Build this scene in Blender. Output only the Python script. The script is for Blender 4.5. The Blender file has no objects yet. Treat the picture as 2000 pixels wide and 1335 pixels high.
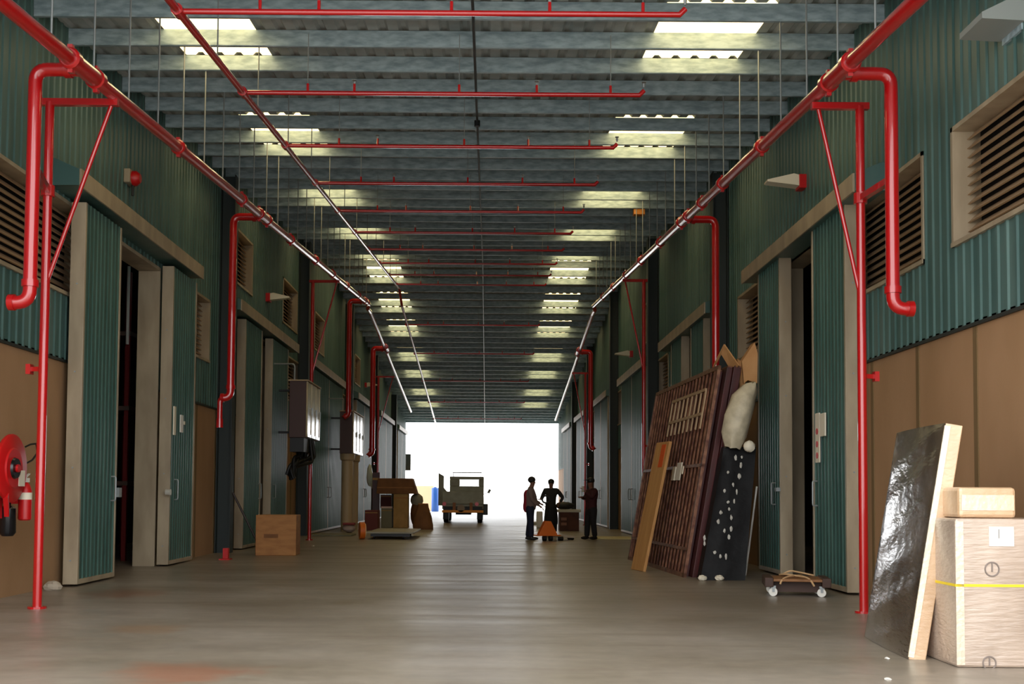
import bpy, math, random
from mathutils import Vector, Matrix, Euler
random.seed(7)
C = bpy.context.scene
COL = C.collection
# ------------------------------------------------------------------ camera
FW, FH, F = 2000.0, 1335.0, 2200.0
H = 1.27
PITCH, ROLL, SX, SY = 104 / F, 0.007, 47.3, 194.5
RC = Matrix.Rotation(math.pi / 2 + PITCH, 3, 'X') @ Matrix.Rotation(ROLL, 3, 'Z')
cam_d = bpy.data.cameras.new('camera')
cam_d.sensor_width = 36.0
cam_d.lens = F / FW * 36.0
cam_d.shift_x, cam_d.shift_y = SX / FW, SY / FW
cam_d.clip_start, cam_d.clip_end = 0.1, 2000
cam = bpy.data.objects.new('camera', cam_d)
COL.objects.link(cam)
cam.matrix_world = Matrix.Translation((0, 0, H)) @ RC.to_4x4()
C.camera = cam


def ray(x, y):
    return RC @ Vector(((x - 1000 + SX) / F, (667.5 - y + SY) / F, -1))


def at(x, y, Y):
    """world point seen at photo pixel x, y at depth Y"""
    d = ray(x, y)
    return Vector((0, 0, H)) + d * (Y / d.y)


def atX(x, y, X):
    d = ray(x, y)
    return Vector((0, 0, H)) + d * (X / d.x)


def flo(x, y, z=0.0):
    d = ray(x, y)
    return Vector((0, 0, H)) + d * ((z - H) / d.z)


# ------------------------------------------------------------------ materials
MATS = {}


def lin(c):
    return tuple(((v / 255) / 12.92 if v / 255 <= .04045 else ((v / 255 + .055) / 1.055) ** 2.4) for v in c) + (1,)


def mat(name, rgb, rough=.5, metal=0., rgb2=None, scale=4., stretch=(1, 1, 1), lo=.35, hi=.65, bump=0., bscale=40., bstretch=None,
        spec=.5, coat=0., rvar=0., coord='Object', detail=5., emit=None, estr=0.):
    if name in MATS:
        return MATS[name]
    m = bpy.data.materials.new(name)
    m.use_nodes = True
    nt = m.node_tree
    b = nt.nodes['Principled BSDF']
    b.inputs['Base Color'].default_value = lin(rgb)
    b.inputs['Roughness'].default_value = rough
    b.inputs['Metallic'].default_value = metal
    b.inputs['Specular IOR Level'].default_value = spec
    b.inputs['Coat Weight'].default_value = coat
    b.inputs['Coat Roughness'].default_value = .12
    tc = nt.nodes.new('ShaderNodeTexCoord')

    def noise(sc, st, det=detail):
        mp = nt.nodes.new('ShaderNodeMapping')
        mp.inputs['Scale'].default_value = st
        nt.links.new(tc.outputs[coord], mp.inputs['Vector'])
        n = nt.nodes.new('ShaderNodeTexNoise')
        n.inputs['Scale'].default_value = sc
        n.inputs['Detail'].default_value = det
        nt.links.new(mp.outputs[0], n.inputs['Vector'])
        return n
    if rgb2 is not None:
        n = noise(scale, stretch)
        r = nt.nodes.new('ShaderNodeValToRGB')
        r.color_ramp.elements[0].position = lo
        r.color_ramp.elements[0].color = lin(rgb2)
        r.color_ramp.elements[1].position = hi
        r.color_ramp.elements[1].color = lin(rgb)
        nt.links.new(n.outputs['Fac'], r.inputs['Fac'])
        nt.links.new(r.outputs['Color'], b.inputs['Base Color'])
        if rvar:
            mr = nt.nodes.new('ShaderNodeMapRange')
            mr.inputs['To Min'].default_value = rough - rvar
            mr.inputs['To Max'].default_value = rough + rvar
            nt.links.new(n.outputs['Fac'], mr.inputs['Value'])
            nt.links.new(mr.outputs[0], b.inputs['Roughness'])
    if bump:
        n = noise(bscale, bstretch or (1, 1, 1), 4)
        bp = nt.nodes.new('ShaderNodeBump')
        bp.inputs['Strength'].default_value = bump
        bp.inputs['Distance'].default_value = .02
        nt.links.new(n.outputs['Fac'], bp.inputs['Height'])
        nt.links.new(bp.outputs['Normal'], b.inputs['Normal'])
    if emit:
        b.inputs['Emission Color'].default_value = emit
        b.inputs['Emission Strength'].default_value = estr
    MATS[name] = m
    return m


TEAL = mat('teal_cladding', (86, 114, 108), .4, rgb2=(62, 92, 88), scale=2.2, stretch=(1, 1.5, .15), rvar=.06)
TEALD = mat('teal_door', (76, 108, 100), .34, rgb2=(54, 86, 80), scale=3, stretch=(1, 2, .12), rvar=.08)
BEIGE = mat('beige_steel', (172, 156, 130), .45, rgb2=(146, 130, 106), scale=3, stretch=(1, 1, .3))
SLAT = mat('louvre_tan', (168, 140, 108), .5)
BROWN = mat('brown_wall', (172, 134, 98), .75, rgb2=(152, 116, 80), scale=.7, stretch=(1, 1, .5), bump=.08, bscale=30)
SEAM = mat('brown_seam', (112, 88, 54), .8)
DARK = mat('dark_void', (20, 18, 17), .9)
RED = mat('red_pipe', (182, 10, 16), .3, coat=1)
RED.node_tree.nodes['Principled BSDF'].inputs['Coat Roughness'].default_value = .03
REDM = mat('red_plain', (190, 16, 20), .4)
GALV = mat('galvanised', (176, 196, 202), .45, metal=.1, rgb2=(136, 156, 164), scale=5, stretch=(1, 3, 3), rvar=.12, bump=.05, bscale=20)
ROOF = mat('roof_sheet', (184, 186, 180), .55, rgb2=(142, 150, 148), scale=1.2)
STEEL = mat('steel_rod', (150, 155, 155), .45, metal=.5)
BLACK = mat('black_rubber', (16, 16, 18), .5)
BLACKG = mat('black_gloss', (14, 15, 18), .25)
CARD = mat('cardboard', (170, 118, 66), .75, rgb2=(150, 100, 54), scale=3, stretch=(1, 1, 3))
CARDD = mat('cardboard_dark', (128, 84, 46), .8, rgb2=(108, 68, 36), scale=3)
CARDL = mat('cardboard_light', (200, 150, 98), .75, rgb2=(184, 132, 80), scale=3)
TAN = mat('tan_board', (178, 138, 76), .7, rgb2=(160, 122, 64), scale=4)
WHITE = mat('white_paint', (225, 222, 212), .45)
PAPER = mat('paper', (228, 218, 196), .7)
CREAM = mat('cream_enamel', (214, 196, 160), .22, coat=.5, rgb2=(196, 178, 140), scale=1.5)
CREAM_SHADE = mat('cabinet_shaded_side', (70, 40, 34), .5)  # cabinet body coloured dark for the shade on its near side
DUCT = mat('duct_beige', (186, 160, 122), .5)
WOOD = mat('dark_red_wood', (76, 20, 18), .45, rgb2=(52, 12, 12), scale=5, stretch=(1, 3, .3))
WOODB = mat('brown_wood', (124, 74, 44), .5, rgb2=(96, 52, 30), scale=6, stretch=(1, 3, .3))
IRON = mat('rusty_iron', (146, 102, 76), .42, metal=.3, rgb2=(92, 52, 40), scale=8)
PLANK = mat('plank_wood', (190, 140, 82), .65, rgb2=(172, 122, 68), scale=5, stretch=(4, 4, .4))
BAG = mat('white_bag', (206, 194, 166), .5, rgb2=(178, 166, 140), scale=6, bump=.5, bscale=9)
ORANGE = mat('orange_paint', (224, 110, 26), .45)
GREYT = mat('truck_grey', (156, 156, 136), .45, rgb2=(140, 140, 122), scale=3)
BUMP_Y = mat('amber_bumper', (246, 160, 50), .5)
BLUE = mat('blue_plastic', (40, 92, 170), .4)
GLASS_L = None


def glass(name, col, alpha):
    m = bpy.data.materials.new(name)
    m.use_nodes = True
    nt = m.node_tree
    b = nt.nodes['Principled BSDF']
    b.inputs['Base Color'].default_value = col
    b.inputs['Roughness'].default_value = .03
    b.inputs['Alpha'].default_value = alpha
    return m


WINDOW = glass('vehicle_glass', (.75, .85, .8, 1), .15)


def film(name, base, rough, bumps, sc, st, rgb2=None, metal=0.):
    """clear stretch film over something: glossy coat with wrinkles"""
    m = mat(name, base, rough, metal=metal, rgb2=rgb2, scale=2.5, stretch=(1, 1, 1), bump=bumps, bscale=sc, bstretch=st, coat=.9, spec=.7)
    m.node_tree.nodes['Principled BSDF'].inputs['Coat Roughness'].default_value = rough
    nt = m.node_tree
    b = nt.nodes['Principled BSDF']
    for l in list(nt.links):
        if l.to_socket == b.inputs['Normal']:
            nt.links.new(l.from_socket, b.inputs['Coat Normal'])
            break
    return m


FILM_D = film('film_dark', (100, 86, 72), .22, .16, 13, (.7, 1, 2.2), (66, 54, 44))
FILM_D.node_tree.nodes['Principled BSDF'].inputs['Coat IOR'].default_value = 3.6
FILM_D.node_tree.nodes['Principled BSDF'].inputs['Coat Roughness'].default_value = .1
FILM_C = film('film_carton', (192, 172, 154), .3, .45, 12, (.5, 1, 3), (168, 148, 130))
FILM_E = film('film_edge', (214, 180, 142), .35, .3, 14, (1, 1, 2), (194, 158, 120))
FILM_B = mat('black_plastic', (10, 9, 10), .5, bump=.25, bscale=9, spec=.2)


def floor_mat():
    m = bpy.data.materials.new('concrete_floor')
    m.use_nodes = True
    nt = m.node_tree
    b = nt.nodes['Principled BSDF']
    tc = nt.nodes.new('ShaderNodeTexCoord')

    def noise(sc, det=6, vec=None):
        n = nt.nodes.new('ShaderNodeTexNoise')
        n.inputs['Scale'].default_value = sc
        n.inputs['Detail'].default_value = det
        nt.links.new(vec or tc.outputs['Object'], n.inputs['Vector'])
        return n

    def ramp(src, els):
        r = nt.nodes.new('ShaderNodeValToRGB')
        r.color_ramp.elements[0].position, r.color_ramp.elements[0].color = els[0]
        r.color_ramp.elements[1].position, r.color_ramp.elements[1].color = els[1]
        nt.links.new(src, r.inputs['Fac'])
        return r

    def mix(a, bb, fac, blend='MIX'):
        x = nt.nodes.new('ShaderNodeMix')
        x.data_type = 'RGBA'
        x.blend_type = blend
        nt.links.new(a, x.inputs['A'])
        if hasattr(bb, 'is_linked'):
            nt.links.new(bb, x.inputs['B'])
        else:
            x.inputs['B'].default_value = bb
        if hasattr(fac, 'is_linked'):
            nt.links.new(fac, x.inputs['Factor'])
        else:
            x.inputs['Factor'].default_value = fac
        return x.outputs['Result']
    n1 = noise(.55)
    base = ramp(n1.outputs['Fac'], [(.35, lin((128, 117, 101))), (.68, lin((154, 144, 131)))])
    n2 = noise(7)
    sp = ramp(n2.outputs['Fac'], [(.3, (.82, .82, .82, 1)), (.7, (1.08, 1.08, 1.08, 1))])
    c = mix(base.outputs['Color'], sp.outputs['Color'], .8, 'MULTIPLY')
    # worn drag marks across the passage
    mp = nt.nodes.new('ShaderNodeMapping')
    mp.inputs['Scale'].default_value = (.25, 1.6, 1)
    nt.links.new(tc.outputs['Object'], mp.inputs['Vector'])
    n3 = noise(1.3, 7, mp.outputs[0])
    dk = ramp(n3.outputs['Fac'], [(.57, (0, 0, 0, 1)), (.75, (.55, .55, .55, 1))])
    c = mix(c, lin((112, 97, 80)), dk.outputs['Color'])
    # reddish stain near the camera and smaller ones by the first doorway
    for (sx, sy, r, rgb) in ((-2.15, 8.05, .62, (150, 92, 64)), (-4.6, 14.2, .7, (128, 84, 58)), (-3.2, 10.6, .5, (140, 112, 84)), (-1.6, 13.2, .45, (120, 106, 86))):
        vm = nt.nodes.new('ShaderNodeVectorMath')
        vm.operation = 'DISTANCE'
        nw = noise(3.5, 3)
        ad = nt.nodes.new('ShaderNodeVectorMath')
        ad.operation = 'MULTIPLY_ADD'
        nt.links.new(nw.outputs['Color'], ad.inputs[0])
        ad.inputs[1].default_value = (.8, .8, 0)
        nt.links.new(tc.outputs['Object'], ad.inputs[2])
        nt.links.new(ad.outputs[0], vm.inputs[0])
        vm.inputs[1].default_value = (sx + .4, sy + .4, 0)
        rp = ramp(vm.outputs['Value'], [(r * .35, (.6, .6, .6, 1)), (r, (0, 0, 0, 1))])
        c = mix(c, lin(rgb), rp.outputs['Color'])
    # faint paving joints
    br = nt.nodes.new('ShaderNodeTexBrick')
    br.inputs['Scale'].default_value = 1
    br.inputs['Brick Width'].default_value = 1.2
    br.inputs['Row Height'].default_value = .6
    br.inputs['Mortar Size'].default_value = .012
    br.inputs['Mortar Smooth'].default_value = .6
    br.inputs['Color1'].default_value = (1, 1, 1, 1)
    br.inputs['Color2'].default_value = (.93, .93, .93, 1)
    br.inputs['Mortar'].default_value = (.8, .8, .8, 1)
    nt.links.new(tc.outputs['Object'], br.inputs['Vector'])
    c = mix(c, br.outputs['Color'], .14, 'MULTIPLY')
    nt.links.new(c, b.inputs['Base Color'])
    rr = ramp(n3.outputs['Fac'], [(.3, (.3, .3, .3, 1)), (.75, (.46, .46, .46, 1))])
    nt.links.new(rr.outputs['Color'], b.inputs['Roughness'])
    b.inputs['Specular IOR Level'].default_value = .6
    bp = nt.nodes.new('ShaderNodeBump')
    bp.inputs['Strength'].default_value = .12
    bp.inputs['Distance'].default_value = .012
    nt.links.new(n3.outputs['Fac'], bp.inputs['Height'])
    nt.links.new(bp.outputs['Normal'], b.inputs['Normal'])
    return m


FLOOR = floor_mat()
SKY = mat('skylight_sheet', (230, 205, 140), .5, emit=(1, .78, .4, 1), estr=3.1)
PEOPLE_SKIN = mat('skin', (128, 84, 64), .55)

# ------------------------------------------------------------------ mesh builder


class MB:
    def __init__(s):
        s.v, s.f = [], []

    def add(s, vs, fs):
        o = len(s.v)
        s.v += [Vector(p) for p in vs]
        s.f += [tuple(i + o for i in f) for f in fs]
        return s

    def box(s, x0, x1, y0, y1, z0, z1, M=None):
        vs = [Vector(p) for p in ((x0, y0, z0), (x1, y0, z0), (x1, y1, z0), (x0, y1, z0), (x0, y0, z1), (x1, y0, z1), (x1, y1, z1), (x0, y1, z1))]
        if M:
            vs = [M @ p for p in vs]
        return s.add(vs, [(0, 3, 2, 1), (4, 5, 6, 7), (0, 1, 5, 4), (1, 2, 6, 5), (2, 3, 7, 6), (3, 0, 4, 7)])

    def cbox(s, c, d, M=None):
        return s.box(c[0] - d[0] / 2, c[0] + d[0] / 2, c[1] - d[1] / 2, c[1] + d[1] / 2, c[2] - d[2] / 2, c[2] + d[2] / 2, M)

    def bar(s, p, q, w, h=None, up=(0, 0, 1)):
        """square bar from p to q"""
        p, q = Vector(p), Vector(q)
        h = h or w
        d = (q - p).normalized()
        u = Vector(up)
        if abs(d.dot(u)) > .98:
            u = Vector((0, 1, 0))
        a = d.cross(u).normalized() * (w / 2)
        b = a.cross(d).normalized() * (h / 2)
        vs = [p - a - b, p + a - b, p + a + b, p - a + b, q - a - b, q + a - b, q + a + b, q - a + b]
        return s.add(vs, [(0, 3, 2, 1), (4, 5, 6, 7), (0, 1, 5, 4), (1, 2, 6, 5), (2, 3, 7, 6), (3, 0, 4, 7)])

    def tube(s, pts, r, n=10, cap=True):
        pts = [Vector(p) for p in pts]
        rs = r if isinstance(r, (list, tuple)) else [r] * len(pts)
        rings = []
        prev = None
        for i, p in enumerate(pts):
            if i == 0:
                d = pts[1] - p
            elif i == len(pts) - 1:
                d = p - pts[i - 1]
            else:
                d = (p - pts[i - 1]).normalized() + (pts[i + 1] - p).normalized()
            d = d.normalized()
            if prev is None:
                u = Vector((0, 0, 1)) if abs(d.z) < .9 else Vector((1, 0, 0))
                a = d.cross(u).normalized()
            else:
                a = (prev - d * prev.dot(d)).normalized()
            prev = a
            b = d.cross(a)
            rings.append([p + (a * math.cos(2 * math.pi * k / n) + b * math.sin(2 * math.pi * k / n)) * rs[i] for k in range(n)])
        vs = [v for rg in rings for v in rg]
        fs = []
        for i in range(len(pts) - 1):
            for k in range(n):
                k2 = (k + 1) % n
                fs.append((i * n + k, i * n + k2, (i + 1) * n + k2, (i + 1) * n + k))
        if cap:
            fs.append(tuple(range(n - 1, -1, -1)))
            fs.append(tuple((len(pts) - 1) * n + k for k in range(n)))
        return s.add(vs, fs)

    def elbow(s, pts, r, rad, n=12, seg=6):
        """tube through pts with rounded corners"""
        pts = [Vector(p) for p in pts]
        out = [pts[0]]
        for i in range(1, len(pts) - 1):
            a, b, c = pts[i - 1], pts[i], pts[i + 1]
            d1, d2 = (a - b).normalized(), (c - b).normalized()
            p0, p1 = b + d1 * rad, b + d2 * rad
            for k in range(seg + 1):
                t = k / seg
                out.append((1 - t) ** 2 * p0 + 2 * t * (1 - t) * b + t * t * p1)
        out.append(pts[-1])
        return s.tube(out, r, n)

    def disc(s, c, axis, r, h, n=20, r2=None):
        c, axis = Vector(c), Vector(axis).normalized()
        return s.tube([c - axis * h / 2, c + axis * h / 2], [r, r if r2 is None else r2], n)

    def torus(s, c, axis, R, r, n=24, m=8):
        c, ax = Vector(c), Vector(axis).normalized()
        u = Vector((0, 0, 1)) if abs(ax.z) < .9 else Vector((1, 0, 0))
        a = ax.cross(u).normalized()
        b = ax.cross(a)
        vs, fs = [], []
        for i in range(n):
            t = 2 * math.pi * i / n
            d = a * math.cos(t) + b * math.sin(t)
            for j in range(m):
                p = 2 * math.pi * j / m
                vs.append(c + d * (R + r * math.cos(p)) + ax * r * math.sin(p))
        for i in range(n):
            for j in range(m):
                fs.append((i * m + j, ((i + 1) % n) * m + j, ((i + 1) % n) * m + (j + 1) % m, i * m + (j + 1) % m))
        return s.add(vs, fs)

    def prism(s, poly, d):
        """polygon (list of 3-D points) extruded by vector d"""
        poly = [Vector(p) for p in poly]
        n = len(poly)
        d = Vector(d)
        return s.add(poly + [p + d for p in poly], [tuple(range(n - 1, -1, -1)), tuple(range(n, 2 * n))] + [(i, (i + 1) % n, n + (i + 1) % n, n + i) for i in range(n)])

    def ell(s, c, r, n=14, m=8, jit=0., M=None):
        vs, fs = [], []
        for i in range(m + 1):
            th = math.pi * i / m
            for k in range(n):
                ph = 2 * math.pi * k / n
                j = 1 + random.uniform(-jit, jit)
                p = Vector((math.sin(th) * math.cos(ph) * r[0] * j, math.sin(th) * math.sin(ph) * r[1] * j, math.cos(th) * r[2] * j))
                vs.append((M @ p if M else p) + Vector(c))
        for i in range(m):
            for k in range(n):
                k2 = (k + 1) % n
                fs.append((i * n + k, (i + 1) * n + k, (i + 1) * n + k2, i * n + k2))
        return s.add(vs, fs)

    def build(s, name, m, parent=None, smooth=False, bevel=0., local=False, sub=0):
        me = bpy.data.meshes.new(name)
        vs = s.v
        if parent is not None and not local:
            inv = world(parent).inverted()
            vs = [inv @ p for p in vs]
        me.from_pydata([tuple(p) for p in vs], [], s.f)
        me.materials.append(m)
        me.validate()
        me.update()
        if smooth:
            for p in me.polygons:
                p.use_smooth = True
            try:
                me.set_sharp_from_angle(angle=math.radians(40))
            except Exception:
                pass
        o = bpy.data.objects.new(name, me)
        COL.objects.link(o)
        if parent is not None:
            o.parent = parent
        if bevel:
            bm = o.modifiers.new('bevel', 'BEVEL')
            bm.width = bevel
            bm.segments = 2
            bm.limit_method = 'ANGLE'
        if sub:
            sm = o.modifiers.new('sub', 'SUBSURF')
            sm.levels = sm.render_levels = sub
        return o


WM = {}


def world(o):
    return WM.get(o.name, o.matrix_basis if o.parent is None else world(o.parent) @ o.matrix_basis)


def tag(o, label=None, cat=None, group=None, kind=None):
    if label:
        o['label'] = label
    if cat:
        o['category'] = cat
    if group:
        o['group'] = group
    if kind:
        o['kind'] = kind
    return o


def thing(name, label, cat, loc=(0, 0, 0), rz=0., group=None, kind=None, M=None):
    o = bpy.data.objects.new(name, None)
    COL.objects.link(o)
    o.empty_display_size = .2
    o.matrix_basis = M if M is not None else Matrix.Translation(loc) @ Matrix.Rotation(rz, 4, 'Z')
    return tag(o, label, cat, group, kind)


def copy_tree(o, parent=None):
    c = o.copy()
    COL.objects.link(c)
    c.parent = parent
    for ch in list(o.children):
        copy_tree(ch, c)
    return c


def basis(o, ex, ez):
    ex = Vector(ex).normalized()
    ez = Vector(ez)
    ez = (ez - ex * ez.dot(ex)).normalized()
    ey = ez.cross(ex)
    M = Matrix.Identity(4)
    for i in range(3):
        M[i][0], M[i][1], M[i][2], M[i][3] = ex[i], ey[i], ez[i], o[i]
    return M


# ------------------------------------------------------------------ layout constants
WL, WR = -5.8, 5.0          # inner wall planes
YS, YE, YR = 6.0, 79.5, 39.5  # building start, end, ridge
Z0, SN, SF = 6.12, .0836, .078
ZB = 3.1                    # top of the brown wall


def zp(y):                  # underside of roof beams
    return Z0 + SN * y if y < YR else Z0 + SN * YR - SF * (y - YR)


ORD = ['first', 'second', 'third', 'fourth', 'fifth', 'sixth', 'seventh', 'eighth', 'ninth', 'tenth', 'eleventh', 'twelfth', 'thirteenth']

# ------------------------------------------------------------------ floor and ground
tag(MB().add([(-9, YS, 0), (9, YS, 0), (9, YE, 0), (-9, YE, 0)], [(0, 1, 2, 3)]).build('floor', FLOOR), kind='structure')
GROUND = mat('yard_concrete', (206, 202, 194), .7, rgb2=(188, 184, 176), scale=.6)
g = MB()
g.add([(-120, YE, -.004), (120, YE, -.004), (120, 420, -.004), (-120, 420, -.004)], [(0, 1, 2, 3)])
g.add([(-60, -60, -.004), (60, -60, -.004), (60, YS, -.004), (-60, YS, -.004)], [(0, 1, 2, 3)])
tag(g.build('ground', GROUND), kind='structure')

# ------------------------------------------------------------------ doors and louvres layout
# hood (y0,y1), hood z, leaf A (y0,y1), leaf B (y0,y1), opening (y0,y1)
DL = [dict(h=(14.67, 21.1), z=(5.29, 5.53), a=(15.2, 16.72), b=(19.5, 21.1), o=(16.6, 19.6)),
      dict(h=(24.4, 31.9), z=(5.25, 5.5), a=(25.4, 27.3), b=(28.6, 30.9), o=(26.6, 29.6)),
      dict(h=(34.9, 42.9), z=(5.25, 5.5), a=(35.6, 37.6), b=(37.62, 39.6), o=(36.2, 39.2)),
      dict(h=(46.8, 53.6), z=(5.25, 5.5), a=(47.4, 49.2), b=(49.6, 51.4), o=(48, 51)),
      dict(h=(56.8, 65.0), z=(5.25, 5.5), a=(57.6, 59.4), b=(62, 63.8), o=(59, 62.4)),
      dict(h=(68.6, 75.8), z=(5.25, 5.5), a=(69.4, 71.2), b=(71.22, 73), o=(70, 72.6))]
DR = [dict(h=(14.04, 20.3), z=(5.12, 5.36), a=(14.75, 16.3), b=(18.1, 19.55), o=(16.2, 19)),
      dict(h=(23.8, 30.3), z=(5.15, 5.4), a=(24.5, 26.1), b=(27.3, 28.9), o=(25.8, 27.9)),
      dict(h=(33.6, 40.0), z=(5.15, 5.4), a=(34.2, 36), b=(36.02, 37.8), o=(34.8, 37.3)),
      dict(h=(43.9, 50.0), z=(5.15, 5.4), a=(44.5, 46.2), b=(47, 48.7), o=(45.6, 47.6)),
      dict(h=(54.0, 60.0), z=(5.15, 5.4), a=(54.6, 56.3), b=(56.32, 58), o=(55.2, 57.4)),
      dict(h=(63.4, 70.0), z=(5.15, 5.4), a=(64, 65.7), b=(66.6, 68.3), o=(65, 67.4))]
for _d in DL[2:] + DR[2:]:
    _h0, _h1 = _d['h']
    _m = (_h0 + _h1) / 2
    _d['a'], _d['b'], _d['o'] = (_h0 + .3, _m), (_m + .02, _h1 - .3), (_h0 + .6, _h1 - .6)
LV = (3.95, 5.25)
UV = (6.06, 7.35)
LL = [(12.4, 16.0) + LV, (21.35, 23.2) + LV, (32.3, 34.4) + LV, (43.6, 45.8) + LV, (54.2, 56.2) + LV, (65.8, 67.9) + LV,
      (25.0, 27.3) + UV, (31.4, 33.8) + UV, (37.2, 39.4) + UV, (48.5, 50.6) + UV]
LR = [(9.2, 11.98) + LV, (12.77, 15.6) + LV, (20.35, 22.35) + LV, (31, 33) + LV, (41, 43.2) + LV, (51, 53.2) + LV, (61, 63) + LV,
      (33.4, 35.6) + UV, (43.6, 45.8) + UV]
ZO = 5.2


def ribs(y0, y1, pitch=.2, depth=.017):
    """profile points (y, out) between y0 and y1"""
    prof = [(0, 0), (.62, 0), (.72, 1), (.9, 1), (1.0, 0)]
    out = []
    k = math.floor(y0 / pitch)

    def val(y):
        t = (y / pitch) % 1.0
        for (a, va), (b, vb) in zip(prof, prof[1:]):
            if a <= t <= b:
                return (va + (vb - va) * (t - a) / (b - a)) * depth
        return 0
    out.append((y0, val(y0)))
    while k * pitch < y1:
        for a, v in prof[:-1]:
            y = (k + a) * pitch
            if y0 + 1e-4 < y < y1 - 1e-4:
                out.append((y, v * depth))
        k += 1
    out.append((y1, val(y1)))
    return out


def corr(mb, X, sgn, y0, y1, zb, zt, pitch=.2, depth=.017):
    """corrugated sheet on plane X bulging toward sgn; zt value or function"""
    pr = ribs(y0, y1, pitch, depth)
    vs = []
    for y, o in pr:
        x = X + sgn * o
        t = zt(y) if callable(zt) else zt
        vs += [(x, y, zb), (x, y, t)]
    fs = []
    for i in range(len(pr) - 1):
        q = (2 * i, 2 * i + 2, 2 * i + 3, 2 * i + 1)
        fs.append(q if sgn < 0 else q[::-1])
    mb.add(vs, fs)


def wall(side, X, doors, louvres):
    s = 1 if X < 0 else -1
    holes = [(d['o'][0], d['o'][1], 0, ZO) for d in doors] + list(louvres)
    ys = sorted({YS, YE} | {h[0] for h in holes} | {h[1] for h in holes})
    up, lo = MB(), MB()
    for a, b in zip(ys, ys[1:]):
        mid = (a + b) / 2
        hs = sorted([(h[2], h[3]) for h in holes if h[0] < mid < h[1]])
        z = 0
        segs = []
        for h0, h1 in hs:
            if h0 > z:
                segs.append((z, h0))
            z = h1
        segs.append((z, None))
        for z0, z1 in segs:
            if z0 < ZB:
                t = min(ZB, z1) if z1 else ZB
                xa, xb = sorted((X, X - s * .28))
                lo.box(xa, xb, a, b, z0, t)
            if z1 is None or z1 > ZB:
                corr(up, X, s, a, b, max(z0, ZB - .04), (lambda y: zp(y) + .3) if z1 is None else z1)
    tag(up.build('wall_' + side, TEAL), kind='structure')
    tag(lo.build('wall_' + side + '_base', BROWN), kind='structure')
    # dark shell added behind the doors to keep sky light out
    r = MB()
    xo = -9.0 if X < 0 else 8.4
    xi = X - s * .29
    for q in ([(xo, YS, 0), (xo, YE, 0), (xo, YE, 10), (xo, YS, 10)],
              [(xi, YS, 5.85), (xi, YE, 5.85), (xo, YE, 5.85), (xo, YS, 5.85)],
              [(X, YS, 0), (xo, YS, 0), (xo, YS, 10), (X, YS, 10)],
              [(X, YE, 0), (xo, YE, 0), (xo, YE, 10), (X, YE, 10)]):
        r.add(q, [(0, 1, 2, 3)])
    tag(r.build('wall_' + side + '_room_shell', DARK), kind='structure')
    # flashing under the cladding
    t = MB()
    cuts = sorted([(d['o'][0], d['o'][1]) for d in doors])
    y = YS
    for a, b in cuts + [(YE, YE)]:
        if a > y:
            xa, xb = sorted((X + s * .001, X + s * .034))
            t.box(xa, xb, y, a, ZB - .065, ZB - .03)
        y = b
    tag(t.build('trim_1' if s > 0 else 'trim_2', mat('flashing', (40, 44, 40), .6)), kind='structure')
    # seams of the precast wall
    t = MB()
    y = YS + .8
    while y < YE:
        if not any(d['o'][0] - .1 < y < d['o'][1] + .1 for d in doors):
            xa, xb = sorted((X - s * .01, X + s * .012))
            t.box(xa, xb, y, y + .09, 0, ZB - .07)
        y += 1.55
    tag(t.build('trim_3' if s > 0 else 'trim_4', SEAM), kind='structure')


wall('left', WL, DL, LL)
wall('right', WR, DR, LR)

WIN_N = [0]


def louvre(X, y0, y1, z0, z1, label):
    s = 1 if X < 0 else -1
    WIN_N[0] += 1
    w = thing('window_%d' % WIN_N[0], label, 'louvre', (X, (y0 + y1) / 2, z0), kind='structure')
    d = .27
    xb = X - s * d
    fr = MB()

    def bx(xa, xc, *r):
        a, b = sorted((xa, xc))
        fr.box(a, b, *r)
    t = .05
    bx(X + s * .035, xb, y0 - .0, y0 + t, z0, z1)
    bx(X + s * .035, xb, y1 - t, y1, z0, z1)
    bx(X + s * .035, xb, y0, y1, z1 - t, z1)
    bx(X + s * .045, xb, y0, y1, z0, z0 + t)
    fr.build('frame', BEIGE, w)
    bk = MB()
    a, b = sorted((xb, xb - s * .02))
    bk.box(a, b, y0, y1, z0, z1)
    bk.build('dark_backing', DARK, w)  # near-black sheet added for the darkness behind the slats
    sl = MB()
    n = 12
    for k in range(n):
        z = z0 + t + (z1 - z0 - 2 * t) * (k + .1) / n
        hgt = (z1 - z0 - 2 * t) / n * 1.0
        p = [(xb + s * .125, z), (xb + s * .15, z + .004), (xb + s * .05, z + hgt), (xb + s * .03, z + hgt)]
        sl.prism([(x, y0 + t, zz) for x, zz in p], (0, y1 - y0 - 2 * t, 0))
    sl.build('slats', SLAT, w)


for side, X, L in (('left', WL, LL), ('right', WR, LR)):
    lows = [l for l in L if l[2] < 5]
    ups = [l for l in L if l[2] > 5]
    for i, l in enumerate(lows):
        louvre(X, *l, 'beige louvred wall vent, %s from the camera in the lower row on the %s wall' % (ORD[i], side))
    for i, l in enumerate(ups):
        louvre(X, *l, 'dark louvred vent high under the roof, %s from the camera on the %s wall' % (ORD[i], side))

# ------------------------------------------------------------------ sliding doors
DN = [0]


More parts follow.
